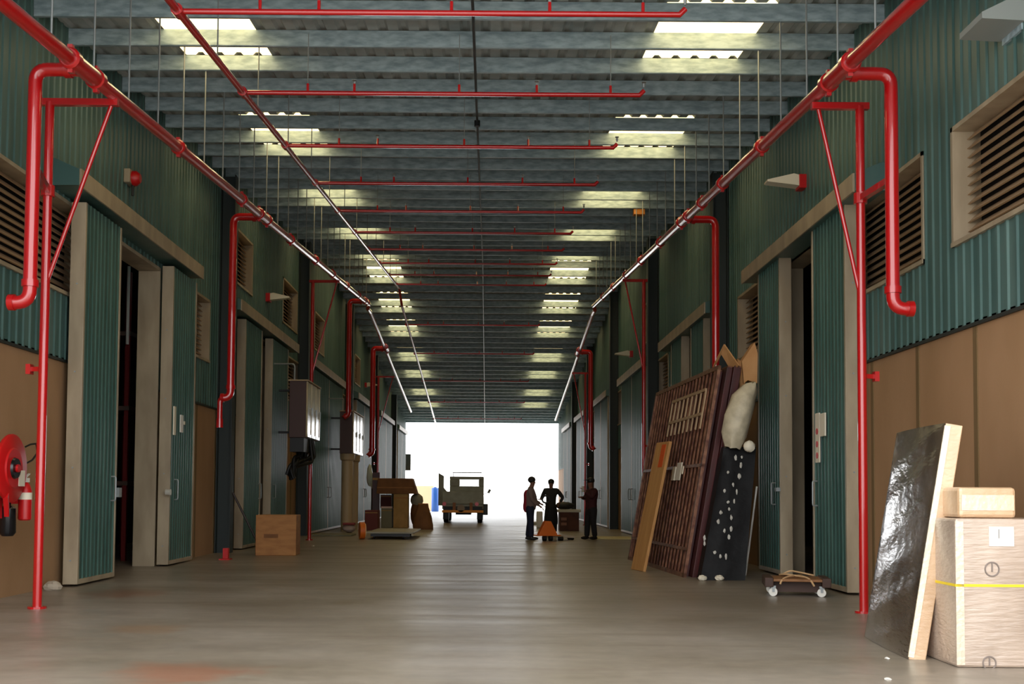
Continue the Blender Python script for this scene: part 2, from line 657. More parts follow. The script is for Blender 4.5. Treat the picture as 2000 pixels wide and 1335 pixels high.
def leaf(d, X, s, y0, y1, handles=True, far_handle=False):
    xf = X + s * .3
    xk = X + s * .1
    zt = 5.22
    mb = MB()
    corr(mb, xf - s * .014, s, y0 + .03, y1 - .03, .06, zt, .15, .012)
    a, b = sorted((xk + s * .02, xf - s * .03))
    mb.box(a, b, y0 + .03, y1 - .03, .06, zt)
    lf = mb.build('leaf', TEALD, d)
    e = MB()
    a, b = sorted((xk, xf))
    for p, q in ((y0, y0 + .06), (y1 - .06, y1)):
        e.box(a, b, p, q, .03, zt)
    e.box(a, b, y0 + .06, y1 - .06, .03, .1)
    e.build('edge_frame', BEIGE, lf, bevel=.006)
    bl = MB()
    for z in (.35, 1.6, 2.9, 4.1):
        bl.disc((xf - s * .1, y0 - .004, z), (0, 1, 0), .012, .012, 8)
    bl.build('bolt', STEEL, lf)
    if handles:
        yh = y0 + .28 if far_handle else y1 - .25
        h = MB()
        h.elbow([(xf, yh, 1.15), (xf + s * .07, yh, 1.15), (xf + s * .07, yh, 1.5), (xf, yh, 1.5)], .012, .03, 8, 4)
        h.build('handle', STEEL, lf, smooth=True)
    return lf


def sliding_door(X, dd, label, i):
    s = 1 if X < 0 else -1
    DN[0] += 1
    d = thing('door_%d' % DN[0], label, 'sliding door', (X, (dd['h'][0] + dd['h'][1]) / 2, 0), kind='structure')
    y0, y1 = dd['h']
    z0, z1 = dd['z']
    xf = X + s * .42
    h = MB()
    pr = [(X, z0 + .02), (X, z1 + .14), (X + s * .06, z1 + .14), (xf - s * .03, z1 - .005), (xf - s * .03, z0 + .02)]
    if s > 0:
        pr = pr[::-1]
    h.prism([(x, y0, z) for x, z in pr], (0, y1 - y0, 0))
    h.build('hood', TEAL, d)
    f = MB()
    a, b = sorted((xf - s * .03, xf))
    f.box(a, b, y0, y1, z0, z1)
    f.build('fascia', BEIGE, d, bevel=.006)
    la = leaf(d, X, s, *dd['a'])
    lb = leaf(d, X, s, *dd['b'], far_handle=True)
    j = MB()
    a, b = sorted((X + s * .05, X - s * .33))
    o0, o1 = dd['o']
    j.box(a, b, o0 + .002, o0 + .05, 0, ZO - .002)
    j.box(a, b, o1 - .05, o1 - .002, 0, ZO - .002)
    j.box(a, b, o0 + .05, o1 - .05, ZO - .06, ZO - .002)
    j.build('jamb', BEIGE, d)
    return d, la, lb


doors_l = [sliding_door(WL, dd, 'pair of teal sliding doors under a beige fascia, %s from the camera on the left wall' % ORD[i], i) for i, dd in enumerate(DL)]
doors_r = [sliding_door(WR, dd, 'pair of teal sliding doors under a beige fascia, %s from the camera on the right wall' % ORD[i], i) for i, dd in enumerate(DR)]
# small fittings on the nearest doors
xs = WL + .3 + .004
for nm, m, y, z0, z1, w in (('sign_plate', PAPER, 19.62, 2.28, 2.78, .12), ('sign_plate', WHITE, 20.05, 2.35, 2.66, .16), ('sign_plate', PAPER, 20.3, 2.5, 2.56, .05)):
    MB().box(xs, xs + .022, y, y + w, z0, z1).build(nm, m, doors_l[0][2])
MB().disc((xs + .02, 19.35, 1.28), (1, 0, 0), .05, .09, 14).build('padlock', mat('pad_steel', (215, 212, 200), .3, metal=.3), doors_l[0][2])
MB().box(WL + .3, WL + .36, 16.66, 16.78, 1.2, 1.34).build('latch', STEEL, doors_l[0][1])
xs = WR - .3 - .022
MB().box(xs - .02, xs, 15.55, 15.78, 2.12, 2.44).build('sign_plate', PAPER, doors_r[0][1])
sp = MB().box(xs - .015, xs, 15.83, 16.02, 1.76, 2.46).build('sign_plate', PAPER, doors_r[0][1])
dt = MB()
for z in (2.2, 2.02, 1.86):
    dt.disc((xs - .018, 15.93, z), (1, 0, 0), .045, .008, 12)
MB().v
dots = dt.build('red_mark', REDM, doors_r[0][1])
MB().box(WR - .37, WR - .3, 18.08, 18.2, 1.36, 1.42).build('latch', STEEL, doors_r[0][2])

COLM = mat('dark_column', (36, 46, 46), .6)
for X, ys in ((WL, (24.12, 34.2, 45.4, 55.6, 67.3)), (WR, (23.4, 32.9, 43.1, 53.2, 62.6))):
    s_ = 1 if X < 0 else -1
    for y in ys:
        c_ = MB()
        for q0, q1, e0, e1 in ((.0, .02, -.16, .16), (.02, .3, -.012, .012), (.3, .32, -.16, .16)):
            a, b = sorted((X + s_ * (q0 + .018), X + s_ * (q1 + .018)))
            c_.box(a, b, y + e0, y + e1, 0, zp(y) - .02)
        tag(c_.build('column', COLM), kind='structure')
# ------------------------------------------------------------------ roof
PB = 1.155
BY = [14.0 + PB * k for k in range(-6, 23)]
BY = [y for y in BY if y < YR - .3]
BYF = []
y = YR + .35
while y < YE:
    BYF.append(y)
    y += PB
for k, y in enumerate(BY + BYF):
    z = zp(y)
    sl = SN if y < YR else -SF
    h, fl, t = .225, .07, .008
    prof = [(0, .012), (.012, 0), (fl, 0), (fl, .03), (fl - t, .03), (fl - t, t), (.016, t), (t, .016), (t, h - t), (fl, h - t), (fl, h), (0, h)]
    mb = MB()
    mb.prism([(-6.08, y + a, z + b + sl * a) for a, b in prof], (11.33, 0, 0))
    tag(mb.build('ceiling_beam', GALV), 'grey galvanised steel roof beam spanning the passage from wall to wall', 'beam', 'roof beams', 'structure')

SKYX = [(-4.48, -3.22), (2.24, 3.64)]


def near_beam(v):
    return min(BY + BYF + [YR], key=lambda q: abs(q - v))


SKYY = [(near_beam(a), near_beam(a + 2.31)) for a in (14.0, 19.78, 25.55, 31.3, 37.1, 40.2, 44.3, 49.0, 54.5, 59.3, 65.0, 70.2)]
XP = .28
prof = [(0, 0), (.5, 0), (.64, .042), (.86, .042)]
xs_all = []
k = -22
while True:
    for a, hh in prof:
        xs_all.append((round((k + a) * XP, 4), hh))
    k += 1
    if k * XP > 5.4:
        break
xs_all.append((round(k * XP, 4), 0))


def sheet(x0, x1, y0, y1, dz=.232):
    pts = [(x, h) for x, h in xs_all if x0 - 1e-4 <= x <= x1 + 1e-4]
    vs = []
    for x, h in pts:
        vs += [(x, y0, zp(y0) + dz + h), (x, y1, zp(y1) + dz + h)]
    return vs, [(2 * i, 2 * i + 1, 2 * i + 3, 2 * i + 2) for i in range(len(pts) - 1)]


roof = MB()
ysr = sorted({YS, YR, YE} | {v for p in SKYY for v in p})
for a, b in zip(ysr, ysr[1:]):
    inside = any(p[0] - .01 <= a and b <= p[1] + .01 for p in SKYY)
    if not inside:
        roof.add(*sheet(-6.2, 5.5, a, b))
    else:
        for u, v in ((-6.2, SKYX[0][0]), (SKYX[0][1], SKYX[1][0]), (SKYX[1][1], 5.5)):
            roof.add(*sheet(u, v, a, b))
tag(roof.build('ceiling', ROOF), kind='structure')
for xi, (x0, x1) in enumerate(SKYX):
    for j, (a, b) in enumerate(SKYY):
        WIN_N[0] += 1
        o = MB().add(*sheet(x0, x1, a, b)).build('window_%d' % WIN_N[0], SKY)
        tag(o, 'glowing yellowed skylight sheet, %s from the camera in the %s row' % (ORD[j], ['left', 'right'][xi]), 'skylight', kind='structure')
# centre conduit under the beams
cc = MB()
cc.tube([(-.22, y, zp(y) - .03) for y in (YS, 14, 19, 19.6, 30, YR, 60, YE)], .02, 8)
co = cc.build('conduit', mat('conduit_grey', (70, 74, 74), .4, metal=.3), None, True)
tag(co, 'thin dark conduit running down the middle of the roof under the beams', 'conduit')
jb = MB()
jb.disc((-.22, 19.1, zp(19.1) - .07), (0, 0, 1), .05, .1, 12)
jb.build('junction_box', BLACK, co)

# ------------------------------------------------------------------ red sprinkler pipes
XML, XMR, XBR = -4.2, 3.68, -3.18


def zm(y, X=XML):          # main pipe height
    a, b = (4.68, .0828) if X < 0 else (4.81, .0795)
    return a + b * y if y <= 39 else a + b * 39 - (.09 if X < 0 else .108) * (y - 39)


def zb(y):                 # branch main height
    return 5.204 + .0853 * y if y <= 39.5 else 8.2 - .0932 * (y - 39.5)


def coupling(mb, p, axis, r):
    ax = Vector(axis).normalized()
    p = Vector(p)
    mb.tube([p - ax * .07, p - ax * .05, p + ax * .05, p + ax * .07], [r * 1.12, r * 1.36, r * 1.36, r * 1.12], 14)
    sd = ax.cross(Vector((0, 0, 1))).normalized()
    upv = sd.cross(ax)
    for q in (1, -1):
        mb.bar(p + upv * q * r * 1.25, p + upv * q * r * 1.75, .05, .07)


def main_pipe(X, name, side, risers, couples):
    s = 1 if X < 0 else -1
    th = thing(name, 'red sprinkler main pipe hung below the roof along the %s wall' % side, 'pipe', (X, 39, zm(39, X)))
    near = MB()
    near.tube([(X, YS + .3, zm(YS + .3, X)), (X, 39.2, zm(39, X))], .075, 16)
    near.build('pipe', RED, th, True)
    fx = X - s * .06
    far = MB()
    far.elbow([(X, 39.2, zm(39, X)), (fx, 39.4, zm(39, X) - .12), (fx, 40.2, zm(40.2, X)), (fx, 62, zm(62, X))], .07, .05, 14, 3)
    far.build('pipe', RED, th, True)
    for y in couples:
        mb = MB()
        coupling(mb, (X, y, zm(y, X)), (0, 1, .0836), .075)
        mb.build('coupling', RED, th, True)
    for y in [b for b in BY if 9 < b < 38.5]:
        mb = MB()
        mb.tube([(X, y + .04, zm(y, X) + .07), (X, y + .04, zp(y) + .02)], .011, 6)
        mb.build('hanger_rod', STEEL, th, True)
    for (y, xr, zlow, hook, r) in risers:
        mb = MB()
        zt = zm(y, X) - .0
        pts = [(X, y, zt), (xr, y, zt), (xr, y, zlow), (xr - s * hook, y - .02, zlow)]
        mb.elbow(pts, r, .14, 14, 7)
        mb.disc((xr - s * hook, y - .02, zlow), (1, 0, 0), r * 1.2, .06, 14)
        for q in ((xr, y, zlow + .2), (X - s * .16, y, zt)):
            ax = (0, 0, 1) if q[0] == xr else (1, 0, 0)
            mb.disc(q, ax, r * 1.25, .07, 14)
        mb.build('drop_pipe', RED, th, True)
        t = MB()
        t.tube([(X, y - .32, zm(y - .32, X)), (X, y + .32, zm(y + .32, X))], .092, 16)
        coupling(t, (X, y - .36, zm(y - .36, X)), (0, 1, .0836), .08)
        coupling(t, (X, y + .36, zm(y + .36, X)), (0, 1, .0836), .08)
        t.build('tee_fitting', RED, th, True)
    return th


rl = [(11.45, -4.70, 3.2, .17, .07), (20.7, -4.75, 3.02, .14, .07), (38.2, -4.75, 3.9, .1, .09), (46.2, -4.75, 2.9, .1, .11)]
rr = [(11.7, 4.23, 3.24, .17, .07), (21.0, 4.26, 3.0, .14, .07), (46, 4.2, 3.2, .1, .1)]
main_pipe(XML, 'sprinkler_main_pipe', 'left', rl, [15.0, 18.9, 23.6, 27, 30, 33, 36])
main_pipe(XMR, 'sprinkler_main_pipe', 'right', rr, [15.05, 17.6, 19.3, 24, 27, 30, 33, 36])
# lower stub of the second left drop
st = MB()
st.elbow([(-4.89, 20.68, 3.02), (-4.93, 20.66, 2.98), (-4.93, 20.66, 2.5)], .05, .05, 12)
st.disc((-4.93, 20.66, 2.55), (0, 0, 1), .065, .16, 12)
so = st.build('outlet_stub', RED, None, True)
so.parent = [o for o in COL.objects if o.name.startswith('sprinkler_main_pipe')][0]
so.matrix_parent_inverse = so.parent.matrix_basis.inverted()


def frame(X, y, side, xpipe, zarm, label, zbr, link=None):
    s = 1 if X < 0 else -1
    th = thing('pipe_support_frame', label, 'pipe support', (X, y, 0), group=None)
    MB().tube([(X, y, 0), (X, y, zarm)], .05, 14).build('post', RED, th, True)
    MB().bar((X - s * .1, y, zarm), (xpipe + s * .06, y, zarm), .075, .075).build('arm', RED, th, bevel=.005)
    MB().tube([(xpipe - s * .02, y, zarm - .04), (X + s * .02, y, zbr)], .024, 10).build('brace', RED, th, True)
    MB().disc((X, y, .012), (0, 0, 1), .1, .024, 18).build('foot_plate', RED, th)
    W = WL if X < 0 else WR
    b = MB()
    b.bar((X, y, 2.62), (X - s * .17, y + .05, 2.62), .04, .05)
    b.cbox((X - s * .17, y + .05, 2.62), (.05, .1, .11))
    b.build('wall_bracket', RED, th)
    if link:
        l = MB()
        l.bar((X, y, link[2]), link, .07, .07)
        l.disc((X, y, link[2]), (0, 0, 1), .075, .12, 14)
        l.build('pipe_clamp', RED, th)
    return th


frame(-4.9, 12.35, 'left', XML, 5.60, 'red post and braced arm carrying the left main pipe, nearest to the camera', 3.6, (-4.70, 11.5, 4.6))
frame(4.165, 12.5, 'right', XMR, 5.67, 'red post and braced arm carrying the right main pipe, nearest to the camera', 3.56, (4.23, 11.75, 4.62))
frame(-4.88, 31.0, 'left', XML, 7.15, 'red post standing behind the first wall cabinet on the left', 4.6)
frame(4.2, 30.3, 'right', XMR, 7.1, 'red post standing behind the leaning gate on the right', 4.7)
frame(-4.85, 49.6, 'left', XML, 6.45, 'red post far down the left wall past the cabinets', 4.0)
frame(4.2, 48.5, 'right', XMR, 6.55, 'red post far down the right wall above the people', 4.0)

bm = thing('sprinkler_branch_pipe', 'thin red branch pipe running lengthwise under the roof left of the middle', 'pipe', (XBR, YR, zb(YR)))
MB().tube([(XBR, YS + .5, zb(YS + .5)), (XBR, 39.7, zb(39.5))], .042, 12).build('pipe', RED, bm, True)
MB().elbow([(XBR, 39.7, zb(39.5)), (XBR + .03, 40.5, zb(40.5)), (XBR + .03, 74, zb(74))], .045, .1, 12).build('pipe', RED, bm, True)
LATY = [11.25 + 3.03 * k for k in range(10)] + [43.4, 48.5, 54.6, 60.5, 66.0]
for k, y in enumerate(LATY):
    mb = MB()
    mb.disc((XBR, y, zb(y)), (0, 1, .08), .062, .16, 12)
    mb.build('tee_fitting', RED, bm, True)
for y in [b for b in BY[5::2]]:
    mb = MB()
    mb.tube([(XBR, y + .05, zb(y) + .04), (XBR, y + .05, zp(y) + .02)], .009, 6)
    mb.build('hanger_rod', STEEL, bm, True)
lat0 = None
for k, y in enumerate(LATY):
    if lat0 is None:
        lat = thing('sprinkler_lateral_pipe', '', 'pipe', (XBR, 0, 0), group='sprinkler cross pipes')
        MB().tube([(XBR, 0, 0), (1.92, 0, 0), (1.98, 0, .06)], .03, 10).build('pipe', RED, lat, True)
        for x in (-2.35, -1.75, -.4, .6, 1.55):
            h = MB()
            h.tube([(x, 0, .02), (x, 0, .12)], .018, 8)
            h.build('hanger_clip', RED, lat)
        for x in (-2.35, -.4, 1.55):
            MB().tube([(x, 0, .12), (x, 0, .78)], .006, 6).build('hanger_rod', STEEL, lat)
        for x in (-1.75, .6, 1.98):
            h = MB()
            h.tube([(x, 0, .1), (x, 0, .15)], [.012, .02], 8)
            h.disc((x, 0, .17), (0, 0, 1), .03, .008, 10)
            h.build('sprinkler_head', STEEL, lat)
        lat0 = lat
    else:
        lat = copy_tree(lat0)
    lat.location = (XBR, y, zb(y))
    lat['label'] = 'red sprinkler cross pipe under the roof beams, %s from the camera' % (ORD + ['fourteenth', 'fifteenth'])[k]

# ------------------------------------------------------------------ small wall fittings
# red alarm sounder
p = atX(262, 358, WL + .12)
al = thing('alarm_sounder', 'small red alarm beacon on the teal wall above the first left doors', 'alarm', (WL, p.y, p.z))
MB().box(WL, WL + .1, p.y - .16, p.y + .16, p.z - .02, p.z + .2).build('back_box', BEIGE, al, bevel=.01)
mb = MB()
mb.tube([(WL + .1, p.y, p.z + .08), (WL + .16, p.y, p.z + .08), (WL + .22, p.y, p.z + .08)], [.12, .12, .07], 14)
mb.build('red_lens', REDM, al, True)
MB().tube([(WL + .1, p.y, p.z - .02), (WL + .1, p.y, p.z - .2)], .02, 8).build('cable', BLACK, al)


def emlight(X, y, z, label):
    s = 1 if X < 0 else -1
    th = thing('emergency_light', label, 'emergency light', (X, y, z))
    MB().box(min(X, X + s * .12), max(X, X + s * .12), y - .12, y + .12, z - .1, z + .12).build('wall_box', REDM, th, bevel=.01)
    m = MB()
    m.prism([(X + s * .12, y - .11, z - .06), (X + s * .62, y - .11, z + .0), (X + s * .62, y - .11, z + .03), (X + s * .2, y - .11, z + .13), (X + s * .12, y - .11, z + .11)], (0, .22, 0))
    m.build('housing', PAPER, th)


p = atX(1572, 358, WR)
emlight(WR, p.y, p.z, 'wedge shaped emergency light with red mount above the first right doors')
p = atX(520, 582, WL)
emlight(WL, p.y, p.z, 'wedge shaped emergency light with red mount above the second left doors')
p = atX(1236, 692, WR)
emlight(WR, p.y, p.z, 'small wedge shaped emergency light far down the right wall')
p = atX(712, 752, WL)
emlight(WL, p.y, p.z, 'small wedge shaped emergency light far down the left wall')
# orange box under the roof
p = at(1249, 403, 27.9)
tag(MB().box(p.x - .14, p.x + .14, p.y, p.y + .22, zp(27.9) - .14, zp(27.9) + .06).build('junction_box', mat('orange_box', (206, 130, 50), .5), None, bevel=.01), 'small orange box fixed under the roof beams on the right', 'box')
p = at(798, 905, 79.0)
tag(MB().box(WL, WL + .4, 78.9, 79.2, 2.95, 4.1).build('meter_box', mat('meter_grey', (90, 90, 80), .6), None, bevel=.02), 'grey box fixed at the left edge of the far opening', 'box')
# floodlight hood at the right picture edge
fl = thing('flood_light', 'grey wedge lamp fixed high on the right wall near the camera', 'lamp', (WR, 10.6, 5.75))
MB().prism([(WR - .02, 10.3, 5.72), (WR - .42, 10.3, 5.74), (WR - .42, 10.3, 5.8), (WR - .02, 10.3, 6.0)], (0, .5, 0)).build('housing', mat('lamp_grey', (150, 155, 150), .5), fl)
MB().box(WR - .03, WR, 10.35, 10.75, 5.66, 6.05).build('mount_plate', GALV, fl)

rk_ = thing('storage_rack', 'dark red rack with pale upright tubes inside the first left doorway', 'rack', (-7.0, 21.4, 0))
for xx, yy in ((-7.3, 21.0), (-6.75, 21.0), (-7.3, 22.6), (-6.75, 22.6)):
    MB().box(xx - .04, xx + .04, yy - .04, yy + .04, 0, 5.4).build('upright', mat('rack_red', (120, 24, 22), .5), rk_)
for zz in (1.4, 2.8, 4.2):
    MB().box(-7.36, -6.69, 20.94, 22.66, zz, zz + .08).build('shelf', mat('rack_shelf', (90, 70, 60), .6), rk_)
for q in (232, 252):
    a = at(q, 520, 20.85)
    b = at(q, 672, 20.85)
    MB().tube([(a.x, 20.85, b.z), (a.x, 20.85, a.z)], .03, 8).build('pale_tube', WHITE, rk_)
# ------------------------------------------------------------------ hose reel and extinguishers
c = atX(29, 914, -5.3) - Vector((.165, 0, 0))
hr = thing('fire_hose_reel', 'red fire hose reel on the brown wall at the left picture edge', 'hose reel', (c.x, c.y, 0))
R = .385
mb = MB()
mb.tube([c + Vector((dx, 0, 0)) for dx in (-.17, -.16, -.12, -.1)], [R * .99, R, R, R * .97], 32)
mb.build('rear_flange', REDM, hr, True)
mb = MB()
mb.tube([c + Vector((dx, 0, 0)) for dx in (.1, .115, .14, .15)], [R * .97, R, R, R * .96], 32)
mb.tube([c + Vector((.15, 0, 0)), c + Vector((.165, 0, 0))], [R * .6, R * .56], 28)
mb.build('front_flange', REDM, hr, True)
hc = MB()
pts = []
for k in range(7 * 20 + 1):
    t = 2 * math.pi * k / 20
    pts.append(c + Vector((-.09 + .18 * k / 140, R * .72 * math.cos(t), R * .72 * math.sin(t))))
hc.tube(pts, .022, 8)
hc.tube([c + Vector((-.1, 0, 0)), c + Vector((.1, 0, 0))], R * .66, 24)
hc.build('coiled_hose', BLACK, hr, True)
mb = MB()
mb.tube([c + Vector((.16, 0, 0)), c + Vector((.19, 0, 0))], [.125, .11], 20)
mb.build('hub', BLACKG, hr, True)
MB().disc(c + Vector((.2, 0, 0)), (1, 0, 0), .045, .03, 12).build('hub_cap', REDM, hr)
mb = MB()
mb.box(WL + .02, c.x - .15, c.y - .05, c.y + .05, c.z - .05, c.z + .05)
mb.box(WL + .014, WL + .04, c.y - .12, c.y + .12, c.z - .25, c.z + .25)
mb.build('wall_arm', REDM, hr)
sp = MB()
sp.tube([(WL + .08, c.y - .05, 0.02), (WL + .08, c.y - .05, c.z - .02), (c.x - .16, c.y, c.z)], .025, 10)
sp.build('supply_pipe', RED, hr, True)
ho = MB()
ho.elbow([atX(50, 872, -5.42), atX(60, 867, -5.42), atX(71, 866, -5.42), atX(73, 884, -5.42), atX(63, 898, -5.42), atX(50, 905, -5.42)], .011, .03, 8)
ho.build('loose_hose', BLACK, hr, True)
lb = MB()
lb.box(c.x + .168, c.x + .175, c.y + .1, c.y + .26, c.z - .2, c.z - .02, )
lb.build('label_plate', PAPER, hr)
nz = MB()
n0 = c + Vector((.08, .05, -.42))
nz.tube([n0, n0 + Vector((0, 0, -.03)), n0 + Vector((0, 0, -.3)), n0 + Vector((0, 0, -.34))], [.05, .085, .09, .06], 16)
nz.tube([n0 + Vector((0, 0, .2)), n0], [.03, .03], 10)
nz.build('nozzle', BLACKG, hr, True)
bx = MB()
bx.bar(c + Vector((.14, -.16, -.3)), c + Vector((.1, -.02, -.52)), .05, .08)
bx.box(c.x - .15, c.x + .05, c.y - .12, c.y - .03, c.z - .56, c.z - .34)
bx.build('nozzle_holder', REDM, hr)
e = atX(49, 975, -5.35)
ex = thing('fire_extinguisher', 'small red fire extinguisher with white label beside the hose reel', 'fire extinguisher', (e.x, e.y, e.z - .2))
eb = MB()
eb.tube([(e.x, e.y, e.z + q) for q in (-.24, -.225, .1, .17, .2)], [.06, .075, .075, .05, .025], 18)
eb.build('cylinder', REDM, ex, True)
MB().tube([(e.x, e.y, e.z + q) for q in (.0, .08)], [.0765, .0765], 18, False).build('label_band', PAPER, ex, True)
hd = MB()
hd.box(e.x - .02, e.x + .02, e.y - .05, e.y + .07, e.z + .2, e.z + .25)
hd.bar((e.x, e.y - .02, e.z + .25), (e.x, e.y + .1, e.z + .3), .025, .012)
hd.build('valve_handle', WHITE, ex)
MB().box(WL, e.x - .06, e.y - .04, e.y + .04, e.z - .05, e.z + .02).build('wall_hook', REDM, ex)

# ------------------------------------------------------------------ cabinets on the left


def cabinet(y0, y1, z0, z1, label, ducts):
    xf, xk = -4.62, -5.08
    th = thing('electrical_cabinet', label, 'electrical cabinet', (xk, (y0 + y1) / 2, z0))
    MB().box(xk, xf - .03, y0, y1, z0, z1).build('body', CREAM_SHADE, th, bevel=.012)
    n = 3
    w = (y1 - y0) / n
    for k in range(n):
        f = MB()
        a, b = y0 + k * w + .01, y0 + (k + 1) * w - .01
        f.box(xf - .03, xf, a, b, z0 + .02, z1 - .02)
        dr = f.build('door', CREAM, th, bevel=.012)
        fr = MB()
        for q in ((a, a + .05, z0 + .02, z1 - .02), (b - .05, b, z0 + .02, z1 - .02), (a, b, z0 + .02, z0 + .1), (a, b, z0 + (z1 - z0) * .52, z0 + (z1 - z0) * .56)):
            fr.box(xf, xf + .015, *q)
        fr.build('door_frame', CREAM, dr, bevel=.005)
        MB().box(xf + .015, xf + .04, b - .08, b - .05, z0 + .6, z0 + .8).build('handle', STEEL, dr)
    for zz in (z0 + .15, z1 - .2):
        MB().box(WL, xk, y0 + .9, y0 + .96, zz, zz + .06).build('mount_bracket', BLACK, th)
    MB().box(xk - .02, xf + .03, y0 - .03, y1 + .03, z1, z1 + .03).build('top_cover', DUCT, th)
    cd = MB()
    cd.elbow([(xk + .1, y0 + .15, z1 + .03), (xk + .1, y0 + .15, z1 + .45), (WL + .05, y0 + .15, z1 + .45)], .022, .08, 8)
    cd.build('conduit', STEEL, th, True)
    if ducts:
        for yy, r in ((y0 + .35, .2), (y0 + 2.0, .2)):
            d = MB()
            d.tube([(-4.85, yy, 0), (-4.85, yy, z0 - .25), (-4.85, yy, z0 - .2), (-4.85, yy, z0)], [r, r, r * 1.25, r * 1.3], 18)
            d.build('cable_duct', DUCT, th, True)
    else:
        cb = MB()
        random.seed(3)
        for q in range(11):
            yy = y0 + .1 + random.random() * 1.3
            xx = xk + .05 + random.random() * .36
            zl = z0 - .3 - random.random() * .35
            cb.elbow([(xx, yy, z0 + .02), (xx + random.uniform(-.08, .08), yy, zl), (-4.98 + random.uniform(-.14, .1), y0 + .1 + random.random() * .25, z0 - .5 - random.random() * .3), (-5.05 + random.uniform(-.1, .1), y0 + .1 + random.random() * .2, z0 - .85 - random.random() * .25)], .045, .12, 8)
        cb.box(xk + .02, xf - .08, y0 + .05, y1 - .25, z0 - .36, z0)
        cb.build('cable_bundle', BLACK, th, True)
    return th


cabinet(28.7, 31.3 - .45, 2.7, 4.15, 'cream wall cabinet with black cables hanging below, nearer of the two', False)
cabinet(38.6, 41.6, 2.66, 4.1, 'cream wall cabinet standing on two round ducts, farther of the two', True)

# ------------------------------------------------------------------ carton by the left door


def carton(name, label, cat, c, size, rz, m, tape=True, flaps=False, z=0., group=None):
    th = thing(name, label, cat, (c[0], c[1], z), rz, group)
    w, d, h = size
    MB().box(-w / 2, w / 2, -d / 2, d / 2, 0, h).build('carton_body', m, th, bevel=.012, local=True)
    if tape:
        t = MB()
        t.box(-w / 2 - .002, w / 2 + .002, -.03, .03, h - .12, h + .002)
        t.build('tape_strip', TAN, th, local=True)
    if flaps:
        f = MB()
        f.add([(-w / 2, -d / 2, h), (w / 2, -d / 2, h), (w / 2 + .03, -d / 2 - .2, h + .08), (-w / 2 - .03, -d / 2 - .2, h + .1)], [(0, 1, 2, 3)])
        o = f.build('flap', m, th, local=True)
        sm = o.modifiers.new('solid', 'SOLIDIFY')
        sm.thickness = .008
    return th


a, b = flo(497, 1085), flo(576, 1084)
w = (b - a).length
cb_ = carton('cardboard_box', 'large brown cardboard box on the floor beside the second left doors', 'box', ((a.x + b.x) / 2, (a.y + b.y) / 2 + .35), (w, .7, .83), .04, CARD)
MB().box(-w / 2 + .17, -w / 2 + .46, -.353, -.35, .36, .44).build('printed_mark', CARDD, cb_, local=True)
cl = MB()
p0, p1 = flo(515, 1065), atX(492, 968, -5.3)
tag(MB().tube([(-4.75, 23.95, 0.01), (-5.44, 24.1, 1.28)], .025, 8).build('crowbar', mat('dark_iron', (40, 26, 24), .5), None, True), 'dark thin bar leaning behind the large cardboard box', 'bar')
# loose red foot on the floor by the box
tag(MB().box(-5.05, -4.95, 21.6, 21.72, 0, .22).box(-5.1, -4.9, 21.5, 21.75, 0, .02).build('floor_bracket', REDM), 'short red bracket standing on the floor before the cardboard box', 'bracket')
tag(MB().ell((flo(103, 1152).x, flo(103, 1152).y, .05), (.12, .1, .07), 10, 6, .12).build('stone', mat('stone', (170, 158, 140), .9), None), 'pale lump of stone at the foot of the first left door', 'stone')
for (px, py), r, lab in (((612, 1066), .035, 'white scrap on the floor right of the large cardboard box'), ((1733, 1287), .02, 'small white scrap on the floor under the wrapped panel'), ((1735, 1328), .025, 'small white scrap on the floor in front of the wrapped panel')):
    q = flo(px, py)
    tag(MB().ell((q.x, q.y, .008), (r, r * 1.6, .01), 8, 5, .2).build('scrap', WHITE), lab, 'scrap')

# ------------------------------------------------------------------ carton heap on the left, far
YH = 43.0


def hp(x, y, Y=YH):
    return at(x, y, Y)


def fbox(name, label, cat, x0, x1, yt, yb, Y, depth, m, rz=0., ry=0., bottom=None):
    """box whose near face covers photo pixels x0..x1, yt..yb at depth Y"""
    p, q = at(x0, yb, Y), at(x1, yt, Y)
    w, h = q.x - p.x, q.z - p.z
    z = p.z if bottom is None else bottom
    h = q.z - z
    M = Matrix.Translation((p.x + w / 2, Y + depth / 2, z)) @ Matrix.Rotation(rz, 4, 'Z') @ Matrix.Rotation(ry, 4, 'Y')
    th = thing(name, label, cat, M=M)
    MB().box(-w / 2, w / 2, -depth / 2, depth / 2, 0, h).build('carton_body', m, th, bevel=.015, local=True)
    t = MB().box(-w / 2 + .01, w / 2 - .01, -depth / 2 - .004, -depth / 2, h * .86, h * .9)
    t.build('tape_strip', TAN if m is not TAN else CARD, th, local=True)
    return th


fbox('cardboard_box', 'tall tan cardboard box standing under the wide carton in the heap', 'box', 768, 797, 964, 1031, 42.6, .8, TAN, bottom=0)
fbox('cardboard_box', 'grey board box standing left of the tall tan box in the heap', 'box', 744, 766, 992, 1031, 42.7, .7, mat('grey_board', (122, 116, 92), .8), bottom=0)
wide = at(735, 963, 42.55)
wr = at(812, 934, 42.55)
tzb = at(768, 964, 42.6).z
MBt = thing('cardboard_box', 'wide flat cardboard carton lying on top of the heap', 'box', ((wide.x + wr.x) / 2, 43.0, tzb + .004))
ww = (wr.x - wide.x) / 2
MB().prism([(-ww, -.45, 0), (ww + .06, -.45, 0), (ww - .12, -.45, wr.z - tzb), (-ww + .05, -.45, wr.z - tzb)], (0, .9, 0)).build('carton_body', CARDD, MBt, bevel=.015, local=True)
MB().box(-ww + .02, ww - .1, -.456, -.45, .22, .25).build('tape_strip', CARD, MBt, local=True)
sk = thing('sack', 'slumped brown paper sack at the near right of the carton heap', 'sack', flo(826, 1033))
pl, pr = flo(803, 1033), flo(848, 1030)
hs = at(826, 983, flo(826, 1033).y).z
w2 = (pr.x - pl.x) / 2
mb = MB()
